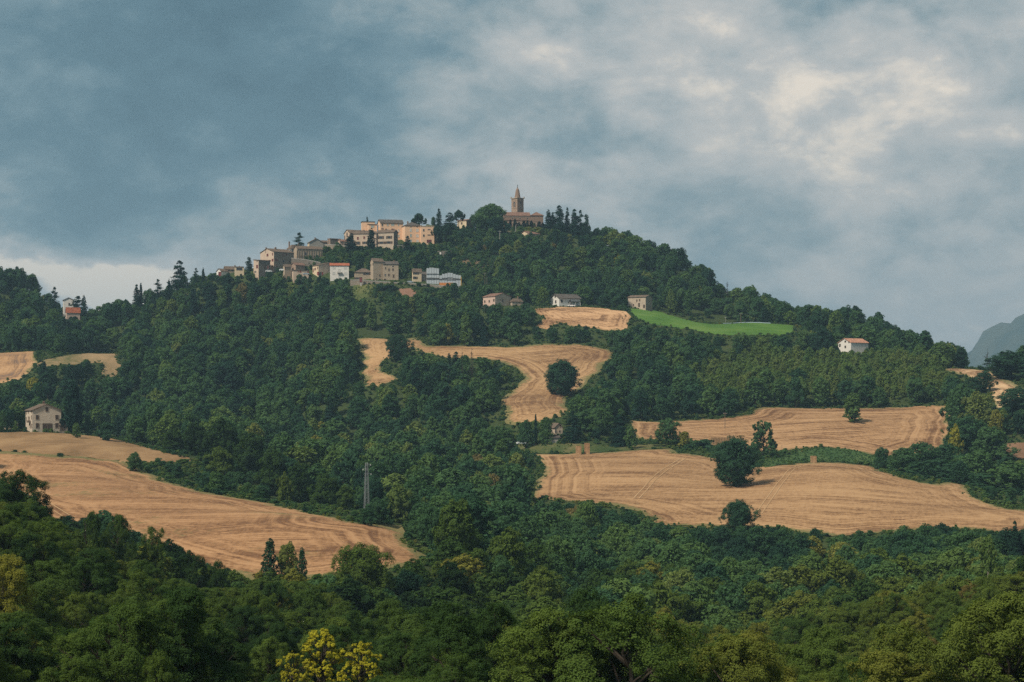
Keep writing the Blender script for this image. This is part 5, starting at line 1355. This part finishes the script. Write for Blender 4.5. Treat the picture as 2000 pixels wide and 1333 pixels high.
def lod(y): return NEAR if y < 330 else ((MIDN if random.random() < (540 - y) / 190 else MID) if y < 640 else FAR)
def zone(px, y, t):
    tone = 'dark green' if t < 0.16 else ('mid green' if t < 0.40 else ('light green' if t < 0.62 else 'yellowish'))
    def pick(stops):
        for lim, nm in stops:
            if px < lim: return nm
        return stops[-1][1]
    if y < 330:
        row = 'front row' if y < 185 else ('middle rows' if y < 250 else 'back rows')
        z = pick([(150, 'at the left edge'), (330, 'below the bare thin tree'), (520, 'left of the poplars'), (620, 'left of the bright yellow tree'), (780, 'behind the bright yellow tree'), (950, 'right of the bright yellow tree'),
                  (1130, 'below the gully wood'), (1320, 'below the lower field corner'), (1500, 'below the great dark oak'), (1680, 'below the lone bale stack'), (1850, 'below the hedge hollow'), (3000, 'at the right edge')])
        return tone, 'near wood %s %s' % (row, z), 'the near wood'
    if y < 640:
        row = 'lower part' if y < 430 else ('middle' if y < 530 else 'upper part')
        if px < 1030:
            z = pick([(620, 'behind the left field'), (760, 'near the pylon'), (880, 'beside the left field end'), (1100, 'in the gully bottom')])
            return tone, 'gully wood %s %s' % (row, z), 'the gully wood'
        z = pick([(1200, 'under the field corner'), (1380, 'left of the small round tree'), (1500, 'below the small round tree'), (1650, 'right of the small round tree'), (1820, 'below the hedge hollow'), (3000, 'near the white trunk tree')])
        return tone, 'valley wood %s %s' % (row, z), 'the valley wood'
    if px < 1030:
        z = pick([(250, 'above the farmhouse'), (450, 'under the left skyline'), (700, 'under the left houses'), (880, 'around the middle field arm'), (1100, 'left of the middle field')])
        return tone, 'in the big wood %s' % z, 'the big wood below the village'
    z = pick([(1250, 'beside the middle field'), (1450, 'under the green crop field'), (1640, 'left of the white farmhouse'), (1780, 'under the white farmhouse'), (3000, 'at the right end')])
    return tone, 'in the right wood %s' % z, 'the wood above the right fields'
singles = trees[:300]; rest = trees[300:]
ORD = ['leftmost', 'second', 'third', 'fourth', 'fifth', 'sixth', 'seventh', 'eighth', 'ninth', 'tenth', 'eleventh', 'twelfth']
cells = {}
for q in singles:
    cells.setdefault(zone(q[7], q[2], q[6]), []).append(q)
for (tone, z, grp), members in cells.items():
    members.sort(key=lambda q: q[7])
    for i, (v_, x, y, zg, w, h, t, px, top) in enumerate(members):
        pool = lod(y); p = pool[random.randrange(len(pool))]
        e = empty('broadleaf_tree', (x, y, zg), random.uniform(0, 6.28))
        e.scale = (w / p.W, w / p.W * random.uniform(0.9, 1.1), h / p.H)
        n = len(members)
        which = '' if n == 1 else (['left ', 'right '][i] if n == 2 else (['left ', 'middle ', 'right '][i] if n == 3 else (ORD[min(i, 11)] + ' ' if i < 1 else ORD[min(i, 11)] + ' from left ')))
        tag(e, '%s%s tree, %s' % (which, tone, z), 'tree', 'broadleaf trees of ' + grp)
        obj('trunk', p.trunk, e)
        c = obj('crown', p.crown, e); c['tint'] = float(t)

def massed(name, label, protos, items, kind='stuff', cat='trees'):
    """uncountable growth: points that instance tree meshes.  items: (proto index, x, y, z, sx, sz, rot, tint)"""
    pc = bpy.data.collections.new(name + '_kinds')
    for i, p in enumerate(protos):
        po = bpy.data.objects.new('%s_kind_%02d' % (name, i), both(p)); pc.objects.link(po)
    A = np.array(items, float)
    me = bpy.data.meshes.new(name); me.vertices.add(len(A)); me.vertices.foreach_set('co', A[:, 1:4].astype(np.float32).ravel())
    a = me.attributes.new('kind_index', 'INT', 'POINT'); a.data.foreach_set('value', A[:, 0].astype(np.int32))
    add_attr(me, 'grow', np.column_stack([A[:, 4], A[:, 4], A[:, 5]]).astype(np.float32), 'POINT', 'FLOAT_VECTOR')
    add_attr(me, 'turn', np.column_stack([A[:, 6] * 0, A[:, 6] * 0, A[:, 6]]).astype(np.float32), 'POINT', 'FLOAT_VECTOR')
    add_attr(me, 'tint', A[:, 7].astype(np.float32))
    o = obj(name, me); tag(o, label, cat, None, kind)
    ng = bpy.data.node_groups.new(name + '_scatter', 'GeometryNodeTree')
    ng.interface.new_socket('Geometry', in_out='INPUT', socket_type='NodeSocketGeometry')
    ng.interface.new_socket('Geometry', in_out='OUTPUT', socket_type='NodeSocketGeometry')
    N = ng.nodes; L = ng.links
    gi = N.new('NodeGroupInput'); go = N.new('NodeGroupOutput')
    iop = N.new('GeometryNodeInstanceOnPoints'); ci = N.new('GeometryNodeCollectionInfo')
    ci.inputs['Collection'].default_value = pc
    ci.inputs['Separate Children'].default_value = True; ci.inputs['Reset Children'].default_value = True
    def na(nm, typ):
        n = N.new('GeometryNodeInputNamedAttribute'); n.data_type = typ; n.inputs['Name'].default_value = nm
        return n.outputs['Attribute']
    L.new(gi.outputs[0], iop.inputs['Points']); L.new(ci.outputs[0], iop.inputs['Instance'])
    iop.inputs['Pick Instance'].default_value = True
    L.new(na('kind_index', 'INT'), iop.inputs['Instance Index'])
    er = N.new('FunctionNodeEulerToRotation'); L.new(na('turn', 'FLOAT_VECTOR'), er.inputs[0]); L.new(er.outputs[0], iop.inputs['Rotation'])
    L.new(na('grow', 'FLOAT_VECTOR'), iop.inputs['Scale'])
    L.new(iop.outputs[0], go.inputs[0])
    md = o.modifiers.new('scatter', 'NODES'); md.node_group = ng
    return o
PROT = NEAR + MID + FAR + MIDN + OVAL + SPRUCE; n1 = len(NEAR) + len(MID) + len(FAR) + len(MIDN); n0 = len(NEAR) + len(MID) + len(FAR)
items = []
for (v_, x, y, zg, w, h, t, px, top) in rest:
    k0, n_ = (0, len(NEAR)) if y < 330 else ((len(NEAR), len(MID)) if y < 640 else (len(NEAR) + len(MID), len(FAR)))
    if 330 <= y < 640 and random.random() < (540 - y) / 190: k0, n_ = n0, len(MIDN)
    rk = random.random()
    if y > 640 and h > 6:
        if rk < 0.09: k0, n_ = n1, len(OVAL); w *= 0.72; h *= 1.12
        elif rk < 0.115 and px < 1300: k0, n_ = n1 + len(OVAL), len(SPRUCE); w *= 0.7; h *= 1.1
    k = k0 + random.randrange(n_); p = PROT[k]
    items.append((k, x, y, zg, w / p.W, h / p.H, random.uniform(0, 6.28), t))
massed('woodland', 'mass of mixed broadleaf woodland covering the hill and valley', PROT, items)
# undergrowth along the edges of the plots and under the trees
items = []
for wp in PLOTS:
    n = len(wp); cl = []
    for i in range(n):
        a = wp[i]; b = wp[(i + 1) % n]; L_ = np.hypot(*(b - a))
        if L_ > 60: continue
        nn = np.array([-(b - a)[1], (b - a)[0]]) / max(L_, 1e-6)
        for q in range(int(L_ / 0.8) + 1):
            if random.random() > 0.35: cl.append(a + (b - a) * random.random() + nn * random.gauss(0, 1.3))
    cl = np.array(cl); keep = np.ones(len(cl), bool)
    for w2 in PLOTS:
        ins = in_poly(cl[:, 0], cl[:, 1], w2)
        keep &= ~(ins & (RNG.uniform(size=len(cl)) < (0.55 if w2 is wp else 1.0)))
        if w2 is not wp: keep &= edge_dist(cl, w2) > 4.0
    for pnt, g in zip(cl[keep], terr(cl[keep][:, 0], cl[keep][:, 1])):
        sc = random.uniform(0.08, 0.26) * random.choice((1, 1, 1, 1.8))
        items.append((random.randrange(3), pnt[0], pnt[1], g, sc, sc * random.uniform(0.6, 1.1), random.uniform(0, 6.28), random.choice((random.uniform(0.25, 0.6), random.uniform(0.6, 0.86)))))
allc = []
for wp in PLOTS:
    lo = wp.min(0) - 16; hi = wp.max(0) + 16
    q_ = np.stack(np.meshgrid(np.arange(lo[0], hi[0], 3.0), np.arange(lo[1], hi[1], 3.0)), -1).reshape(-1, 2) + RNG.uniform(-1.4, 1.4, (int(np.ceil((hi[0] - lo[0]) / 3.0)) * int(np.ceil((hi[1] - lo[1]) / 3.0)), 2))
    q_ = q_[~in_poly(q_[:, 0], q_[:, 1], wp)]
    q_ = q_[edge_dist(q_, wp) < 15]
    allc.append(q_)
q_ = np.vstack(allc); keep = RNG.uniform(size=len(q_)) < 0.8
for w2 in PLOTS: keep &= ~in_poly(q_[:, 0], q_[:, 1], w2)
for p0, al, a, b in HOUSES:
    lx_ = (q_[:, 0] - p0.x) * math.cos(al) + (q_[:, 1] - p0.y) * math.sin(al); ly_ = -(q_[:, 0] - p0.x) * math.sin(al) + (q_[:, 1] - p0.y) * math.cos(al)
    keep &= ~((lx_ > -2) & (lx_ < b + 2) & (ly_ > -2) & (ly_ < a + 2))
q_ = q_[keep]
for pnt, g in zip(q_, terr(q_[:, 0], q_[:, 1])):
    sc = random.uniform(0.16, 0.62)
    items.append((random.randrange(3), pnt[0], pnt[1], g, sc * 1.2, sc * random.uniform(0.5, 1.0), random.uniform(0, 6.28), min(0.85, max(0.05, 0.4 + 0.35 * mnoise.noise(Vector((pnt[0] * .05, pnt[1] * .05, 2))) + random.gauss(0, .12)))))
print('undergrowth', len(items))
massed('undergrowth', 'low brambles and weeds along the field edges', BUSH, items, cat='undergrowth')
# rough weeds in the wedge between the dry bank and the left field, and on the green bank
items = []
def fill_px(poly, d0, d1, n, s0, s1, t0, t1):
    xs_, ys_ = zip(*poly)
    k = 0
    while k < n:
        x, y = random.uniform(min(xs_), max(xs_)), random.uniform(min(ys_), max(ys_))
        if in_poly(np.array([x]), np.array([y]), poly)[0]:
            g = ground_at(x, y, d0, d1); sc = random.uniform(s0, s1)
            items.append((random.randrange(3), g.x, g.y, g.z, sc, sc * random.uniform(0.7, 1.2), random.uniform(0, 6.28), random.uniform(t0, t1)))
        k += 1
fill_px([(240, 904), (330, 906), (385, 900), (430, 930), (480, 972), (400, 962), (320, 938), (260, 914)], 560, 780, 420, 0.15, 0.55, 0.2, 0.75)
fill_px(G1, 760, 900, 2200, 0.08, 0.26, 0.28, 0.55)
fill_px(G3, 780, 900, 160, 0.08, 0.25, 0.3, 0.8)
fill_px([(690, 490), (930, 480), (940, 530), (880, 545), (790, 520), (700, 515)], 1245, 1330, 420, 0.35, 0.95, 0.1, 0.6)
fill_px([(575, 520), (640, 482), (690, 484), (700, 520), (650, 515), (605, 520)], 1262, 1325, 160, 0.3, 1.1, 0.1, 0.5)
fill_px([(870, 470), (1060, 470), (1060, 545), (880, 545)], 1250, 1350, 420, 0.4, 1.1, 0.1, 0.6)
fill_px([(870, 445), (1060, 450), (1060, 472), (870, 480)], 1320, 1385, 160, 0.4, 1.0, 0.1, 0.6)
fill_px(G2, 1190, 1245, 90, 0.08, 0.3, 0.3, 0.8)
fill_px([(1000, 850), (1110, 855), (1110, 870), (1010, 875)], 840, 910, 140, 0.15, 0.5, 0.2, 0.7)
fill_px([(-20, 770), (120, 770), (200, 815), (200, 840), (-20, 835)], 850, 1000, 200, 0.4, 1.3, 0.1, 0.5)
massed('weeds', 'tangled weeds and low scrub on the banks', BUSH, items, cat='undergrowth')

# ------------------------------------------------------------------ hay bales
def bale_mesh(nm, w, d, h, seed):
    rng = random.Random(seed); c = 0.10; V = []
    prof = [(-w / 2 + c, 0), (w / 2 - c, 0), (w / 2, c), (w / 2, h - c), (w / 2 - c, h), (-w / 2 + c, h), (-w / 2, h - c), (-w / 2, c)]
    for yy in (-d / 2, -d / 6, d / 6, d / 2):
        for x, z in prof: V.append((x + rng.uniform(-.03, .03), yy + rng.uniform(-.03, .03), z + (rng.uniform(-.02, .02) if z > 0.2 else 0)))
    F = [tuple(range(7, -1, -1)), tuple(range(24, 32))]
    for k in range(3):
        for q in range(8): F.append((k * 8 + q, k * 8 + (q + 1) % 8, (k + 1) * 8 + (q + 1) % 8, (k + 1) * 8 + q))
    tw = multi([box_vf(xx - .02, -d / 2 - .035, 0.02, xx + .02, -d / 2 - .03, h - .02) for xx in (-w * .3, w * .3)])
    return mesh_py(nm, V, F, [M['straw']]), mesh_py(nm + '_twine', *tw, [M['timber']])
BALES = [bale_mesh('straw_bale', 2.25, 1.2, 0.92, q) for q in range(3)]
ENDS = [bale_mesh('straw_bale_end', 1.2, 2.3, 0.92, q + 9) for q in range(3)]
def bale(loc, rz, label, group=None, pool=BALES):
    b_, t_ = random.choice(pool)
    o = obj('straw_bale', b_, None, loc, rz); tag(o, label, 'bale', group); obj('twine', t_, o)
def bale_column(px, py, n, lab, rz, d0=780, d1=880):
    g = ground_at(px, py, d0, d1)
    words_ = ['bottom', 'second', 'third', 'top'] if n == 4 else (['bottom', 'second', 'third', 'fourth', 'top'] if n == 5 else ['bottom', 'middle', 'top'])
    for k in range(n):
        bale((g.x + random.uniform(-.06, .06), g.y, g.z + 0.12 + k * 0.925), rz + random.uniform(-.03, .03), '%s straw bale of the %s' % (words_[k], lab))
bale_column(1130, 889.5, 4, 'left stack by the weedy verge', 0.05)
bale_column(1146.5, 888, 5, 'taller right stack by the weedy verge', -0.05)
bale_column(1589, 905, 3, 'lone stack below the green bank', 0.08, 770, 850)
MASK_ = None
g = ground_at(1387, 872, 830, 900)
for r_ in range(4):
    for c_ in range(8):
        bale((g.x + 0.6 + c_ * 1.215, g.y + 0.25 * c_, g.z + 0.1 + r_ * 0.925), 0.2, '%s row straw bale, %s in the long rick behind the great oak' % (['bottom', 'second', 'third', 'top'][r_], (ORD[c_] + (' from left' if c_ else ''))), 'bales of the long straw rick', ENDS)

# ------------------------------------------------------------------ lattice pylon, poles and wires
M['pylonsteel'] = mat_plain('pale_pylon_steel', (0.20, 0.21, 0.21), 0.6, 0.0, 0.3)
def bar(a, b_, r):
    a = Vector(a); b_ = Vector(b_); d = (b_ - a).normalized(); u = d.orthogonal().normalized() * r; v = d.cross(u)
    V = [a + u, a + v, a - u, a - v, b_ + u, b_ + v, b_ - u, b_ - v]
    return [tuple(q) for q in V], [(0, 1, 5, 4), (1, 2, 6, 5), (2, 3, 7, 6), (3, 0, 4, 7), (0, 3, 2, 1), (4, 5, 6, 7)]
d_ = 590.0; x_ = (716 - 1000) / FPX * d_; zg = float(terr(x_, d_)); ztop = CZ + (HOR - 904) / FPX * d_; Hp = ztop - zg
py_ = empty('lattice_pylon', (x_, d_, zg), R(20)); tag(py_, 'slim grey lattice power pylon rising from the gully wood', 'pylon')
def wd(z): return 0.72 - 0.42 * z / Hp
for sx in (-1, 1):
    for sy in (-1, 1): obj('leg', mesh_py('leg', *bar((sx * wd(0), sy * wd(0), -1), (sx * wd(Hp), sy * wd(Hp), Hp), 0.075), [M['pylonsteel']]), py_)
br = []; nst = 11
for k in range(nst):
    za, zb = Hp * k / nst, Hp * (k + 1) / nst; wa, wb = wd(za), wd(zb)
    for (ax, ay, bx, by_) in ((-1, -1, 1, -1), (1, -1, 1, 1), (1, 1, -1, 1), (-1, 1, -1, -1)):
        br.append(bar((ax * wa, ay * wa, za), (bx * wb, by_ * wb, zb), 0.038)); br.append(bar((bx * wa, by_ * wa, za), (ax * wb, ay * wb, zb), 0.038))
        br.append(bar((ax * wb, ay * wb, zb), (bx * wb, by_ * wb, zb), 0.035))
bo = obj('bracing', mesh_py('bracing', *multi(br), [M['pylonsteel']]), py_)
for zz, L_ in ((0.97, 1.0), (0.88, -0.9), (0.79, 1.1)):
    ca_ = obj('cross_arm', mesh_py('cross_arm', *bar((0, 0, Hp * zz), (L_ * 1.2, 0, Hp * zz), 0.06), [M['steel']]), py_)
    obj('insulator', mesh_py('insulator', *box_vf(L_ * 1.2 - .13, -.13, Hp * zz - .4, L_ * 1.2 + .13, .13, Hp * zz - .061), [M['blind']]), ca_)
def pole(px, top, base, d, label, arm=True, r=0.16, mat='timber', dmin=60, dmax=1600, arm_w=0.9):
    d = d or raycast(px, base, dmin, dmax)
    x = (px - 1000) / FPX * d; zg = float(terr(x, d)); zt = CZ + (HOR - top) / FPX * d
    e = empty('utility_pole', (x, d, zg)); tag(e, label, 'pole')
    v, f = tube([(0, 0, -1), (0, 0, (zt - zg))], [r, r * 0.7], 8)
    obj('shaft', mesh_np('shaft', v, f, [M[mat]]), e)
    if arm:
        ar = obj('cross_arm', mesh_py('cross_arm', *box_vf(-arm_w, -r - .12, zt - zg - .6, arm_w, -r, zt - zg - .45), [M[mat]]), e)
        for q in (-1, 0, 1): obj('insulator', mesh_py('insulator', *box_vf(q * arm_w * .85 - .06, -r - .11, zt - zg - .448, q * arm_w * .85 + .06, -r - .01, zt - zg - .2), [M['blind']]), ar)
    return Vector((x, d, zt))
def wire(a, b_, sag, label, r=0.035, name='overhead_wire'):
    n = 12; P = []
    for i in range(n + 1):
        t = i / n; p = a.lerp(b_, t); p.z -= sag * 4 * t * (1 - t) + 0.3; P.append(tuple(p))
    v, f = tube(P, [r] * len(P), 4)
    o = obj(name, mesh_np(name, v, f, [M['darksteel']])); tag(o, label, 'wire')
p1 = pole(1416, 806, 838, None, 'thin utility pole in the upper right stubble field', dmin=860, dmax=990)
p2 = pole(1300, 848, 873, None, 'utility pole at the corner tree between the right fields', dmin=800, dmax=900)
pole(1527, 869, 888, 868, 'short dark post at the left end of the green bank', False, 0.09)
pole(1656, 871, 881, 872, 'short post above the green bank', False, 0.08)
p3 = pole(1447, 612, 631, 1196, 'utility pole at the top of the green crop field', True, 0.18)
p4 = pole(1417, 619, 630, 1200, 'white topped short pole at the top of the green crop field', True, 0.12, 'concrete', arm_w=.5)
p5 = pole(1531, 618, 634, 1200, 'thin pole at the right end of the green crop field', False, 0.10)
wire(p4, p3, .3, 'wire between the two poles above the green crop field'); wire(p3, p5, .5, 'wire from the field pole to the thin right pole')
p6 = pole(1007.3, 439.5, 458, 1356, 'grey concrete pole below the church cypresses', False, 0.22, 'concrete')
p7 = pole(976.3, 451, 474, 1335, 'grey concrete pole below the huge round tree', True, 0.22, 'concrete')
p8 = pole(947, 533, 557, 1240, 'double pole beside the low scaffolding', True, 0.14, 'timber')
p9 = pole(951, 540, 575, 1215, 'leaning pole below the low scaffolding', False, 0.14, 'timber')
p10 = pole(1043, 556, 572, 1205, 'thin dark pole left of the white bungalow', False, 0.12)
wire(p7, p8, 9.0, 'hanging cable sweeping down from the pole by the huge tree', 0.07); wire(p6, p7, 1.5, 'cable between the two poles below the church')
pole(28, 702, 720, None, 'thin pole in the far left stubble field', False, 0.08, dmin=960, dmax=1180)
pole(1592, 596, 640, 1222, 'radio mast like pole on the right skyline', False, 0.10, 'steel'); pole(1600, 592, 640, 1224, 'thin tall mast on the right skyline', False, 0.09, 'steel')
pole(1600, 655, 672, 1120, 'thin pole in the right wood left of the white farmhouse', False, 0.12)

# ------------------------------------------------------------------ parked cars
def car(px, base, d, rz, label, paint):
    x = (px - 1000) / FPX * d; zg = float(terr(x, d)) + 0.02
    if base: zg = CZ + (HOR - base) / FPX * d
    e = empty('parked_car', (x, d, zg), rz); tag(e, label, 'car')
    pr = [(-2.05, .32), (2.05, .32), (2.1, .7), (1.95, .88), (1.05, .95), (.55, 1.42), (-1.0, 1.46), (-1.7, 1.0), (-2.1, .92), (-2.12, .6)]
    V, F = prism([(a_, z_) for a_, z_ in pr], 'y', -.82, .82); obj('body', mesh_py('body', V, F, [M[paint]]), e)
    gl = prism([(.95, .98), (.5, 1.36), (-.95, 1.40), (-1.5, 1.02)], 'y', -.83, .83); obj('side_window', mesh_py('side_window', *gl, [M['glass']]), e)
    for sx in (-1.3, 1.3):
        for sy in (-.72, .72):
            v, f = tube([(sx, sy - .11, .33), (sx, sy + .11, .33)], [.33, .33], 10); V = [tuple(q) for q in v]; F = [tuple(q) for q in f] + [tuple(range(10)), tuple(range(19, 9, -1))]
            obj('wheel', mesh_py('wheel', V, F, [M['rubber']]), e)
car(1018, 868.5, 872, R(15), 'white car parked on the track left of the tiny cottage', 'whitepaint')
car(525, 532, 1262, R(10), 'pale car parked below the big stone house', 'whitepaint')
car(552, 529.5, 1266, R(0), 'white car parked right of the big stone house', 'whitepaint')
car(598, 537.5, 1256, R(5), 'silver car parked below the low terrace house', 'bluepaint')
car(801, 553, 1246, R(0), 'silver car parked left of the narrow cream house', 'bluepaint')
car(1116, 599.5, 1176, R(5), 'white car parked before the white bungalow', 'whitepaint')
# pale blue hose along the top of the crop field
P = [ground_at(px, py, 1150, 1230) + Vector((0, 0, 0.45)) for px, py in ((1408, 630), (1430, 630.5), (1455, 631), (1480, 632), (1505, 633.5))]
v, f = tube([tuple(p) for p in P], [0.16] * len(P), 6)
o = obj('irrigation_pipe', mesh_np('irrigation_pipe', v, f, [M['lightblue']], None, True)); tag(o, 'pale blue pipe lying along the top of the green crop field', 'pipe')
# burgundy canopy pillar on the street wall
p0 = unproj(705, 552, 1240.0); e = empty('wayside_shrine', p0); tag(e, 'narrow dark red pillar box standing on the retaining wall', 'shrine')
box('post', e, 'concrete', (-.5, -.9, -4, .5, -.05, 0)); box('cabinet', e, 'burgundy', (-.75, -1.05, .003, .75, .2, 3.0)); box('cap', e, 'roof_rust', (-.85, -1.15, 3.004, .85, .3, 3.2))
# garden terrace with pale parasols on the village slope
p0 = unproj(868, 500, 1300.0); e = empty('garden_terrace', p0); tag(e, 'small garden terrace wall below the peach annex', 'terrace')
box('terrace_wall', e, 'stone_dark', (-4.5, 0, -4, 4.5, .8, 3.2)); 
for i, (q, mat) in enumerate(((-2.6, 'white'), (1.6, 'cream'), (3.2, 'pink'))):
    e2 = empty('washing', p0 + Vector((q, -.6, .9))); tag(e2, ['white cloth hanging at the garden terrace', 'cream cloth hanging at the garden terrace', 'pink cloth hanging at the garden terrace'][i], 'cloth')
    V = []; F = []
    for r_ in range(4):
        for c_ in range(4): V.append((c_ * .35 - .5, .08 * math.sin(c_ * 2.0 + r_), r_ * .5))
    for r_ in range(3):
        for c_ in range(3): F.append((r_ * 4 + c_, r_ * 4 + c_ + 1, r_ * 4 + c_ + 5, r_ * 4 + c_ + 4))
    obj('cloth', mesh_py('cloth', V, F, [M[mat]]), e2); box('post', e2, 'darksteel', (-.6, 0, -4, -.52, .08, 1.8))
MASK_ = None

# ------------------------------------------------------------------ far mountain and the air between
def mat_mountain():
    m, k, o = new_mat('mountain_cover')
    n = k.noise(pos(k), 0.004, 5, 0.6)
    principled(k, o, k.ramp(n, [(0.35, (0.030, 0.050, 0.035)), (0.65, (0.075, 0.085, 0.055))]), 1.0, None, 0, 0.05)
    return m
mx = np.linspace(1000, 3400, 75) * 1.4; my = np.linspace(5100, 6900, 40) * 1.4
MX, MY = np.meshgrid(mx, my)
prof = np.interp(MX / 1.4, [1000, 1330, 1380, 1415, 1455, 1540, 1650, 1900, 2400, 2900, 3400], [0, 120, 220, 300, 375, 445, 480, 490, 400, 220, 0])
acr = np.clip(1 - ((MY - 8400) / 1230) ** 2, 0, 1) ** 0.8
MZ = prof * acr
for i in range(MZ.shape[0]):
    for j in range(MZ.shape[1]):
        p = Vector((MX[i, j] * 0.006, MY[i, j] * 0.006, 0)); MZ[i, j] *= 1 + 0.16 * mnoise.noise(p) + 0.07 * mnoise.noise(p * 3)
MZ -= 2
ii = np.arange(MX.size).reshape(MX.shape)
mo = obj('mountain', mesh_np('mountain', np.stack([MX.ravel(), MY.ravel(), MZ.ravel()], -1), np.stack([ii[:-1, :-1], ii[:-1, 1:], ii[1:, 1:], ii[1:, :-1]], -1).reshape(-1, 4), [mat_mountain()], None, True))
tag(mo, 'distant blue hazy mountain at the right edge', 'mountain', None, 'structure')
hm = bpy.data.materials.new('haze'); hm.use_nodes = True; hm.node_tree.nodes.clear()
k = NT(hm.node_tree); ho = k.n('ShaderNodeOutputMaterial')
pv = k.n('ShaderNodeVolumePrincipled'); pv.inputs['Color'].default_value = (0.52, 0.78, 1.0, 1)
pv.inputs['Density'].default_value = HAZE if 'HAZE' in globals() else 9.5e-5
pv.inputs['Density Attribute'].default_value = ''; pv.inputs['Color Attribute'].default_value = ''; pv.inputs['Temperature Attribute'].default_value = ''
pv.inputs['Anisotropy'].default_value = 0.2
k.t.links.new(pv.outputs[0], ho.inputs['Volume'])
V, F = box_vf(-13000, -13000, -16.5, 13000, 13000, 650)
hz = obj('haze', mesh_py('haze', V, F, [hm])); tag(hz, 'thin blue summer haze filling the valley air', 'haze', None, 'stuff')

# ------------------------------------------------------------------ wheel tracks pressed into the stubble
M['track'] = mat_drygrass('pressed_straw', (0.30, 0.185, 0.095), (0.40, 0.25, 0.13), (0.46, 0.30, 0.165))
def tracks(label, pts_, d0, d1, gauge=2.0, wid=0.4):
    W0 = [ground_at(x, y, d0, d1) for x, y in pts_]
    P = []
    for a_, b_ in zip(W0[:-1], W0[1:]):
        n = max(2, int((b_ - a_).length / 4))
        P += [a_.lerp(b_, i / n) for i in range(n)]
    P.append(W0[-1]); V = []; F = []
    for sg in (-1, 1):
        s0 = len(V)
        for i, p in enumerate(P):
            t = (P[min(i + 1, len(P) - 1)] - P[max(i - 1, 0)]); t.z = 0; t.normalize(); nn = Vector((-t.y, t.x, 0))
            for q in (-wid / 2, wid / 2):
                x, y = p.x + nn.x * (sg * gauge / 2 + q), p.y + nn.y * (sg * gauge / 2 + q)
                V.append((x, y, float(terr(x, y)) + 0.24))
        for i in range(len(P) - 1): F.append((s0 + 2 * i, s0 + 2 * i + 1, s0 + 2 * i + 3, s0 + 2 * i + 2))
    o = obj('wheel_track', mesh_py('wheel_track', V, F, [M['track']])); tag(o, label, 'track', None, 'structure')
tracks('pale wheel tracks climbing the left of the lower right field', [(1243, 975), (1275, 940), (1305, 915), (1335, 896)], 600, 860)
tracks('pale wheel tracks below the lone bale stack', [(1482, 1005), (1510, 965), (1540, 925), (1560, 912)], 600, 860)
tracks('pale wheel tracks curving down the left field', [(20, 918), (60, 950), (90, 985), (130, 1010)], 420, 800)
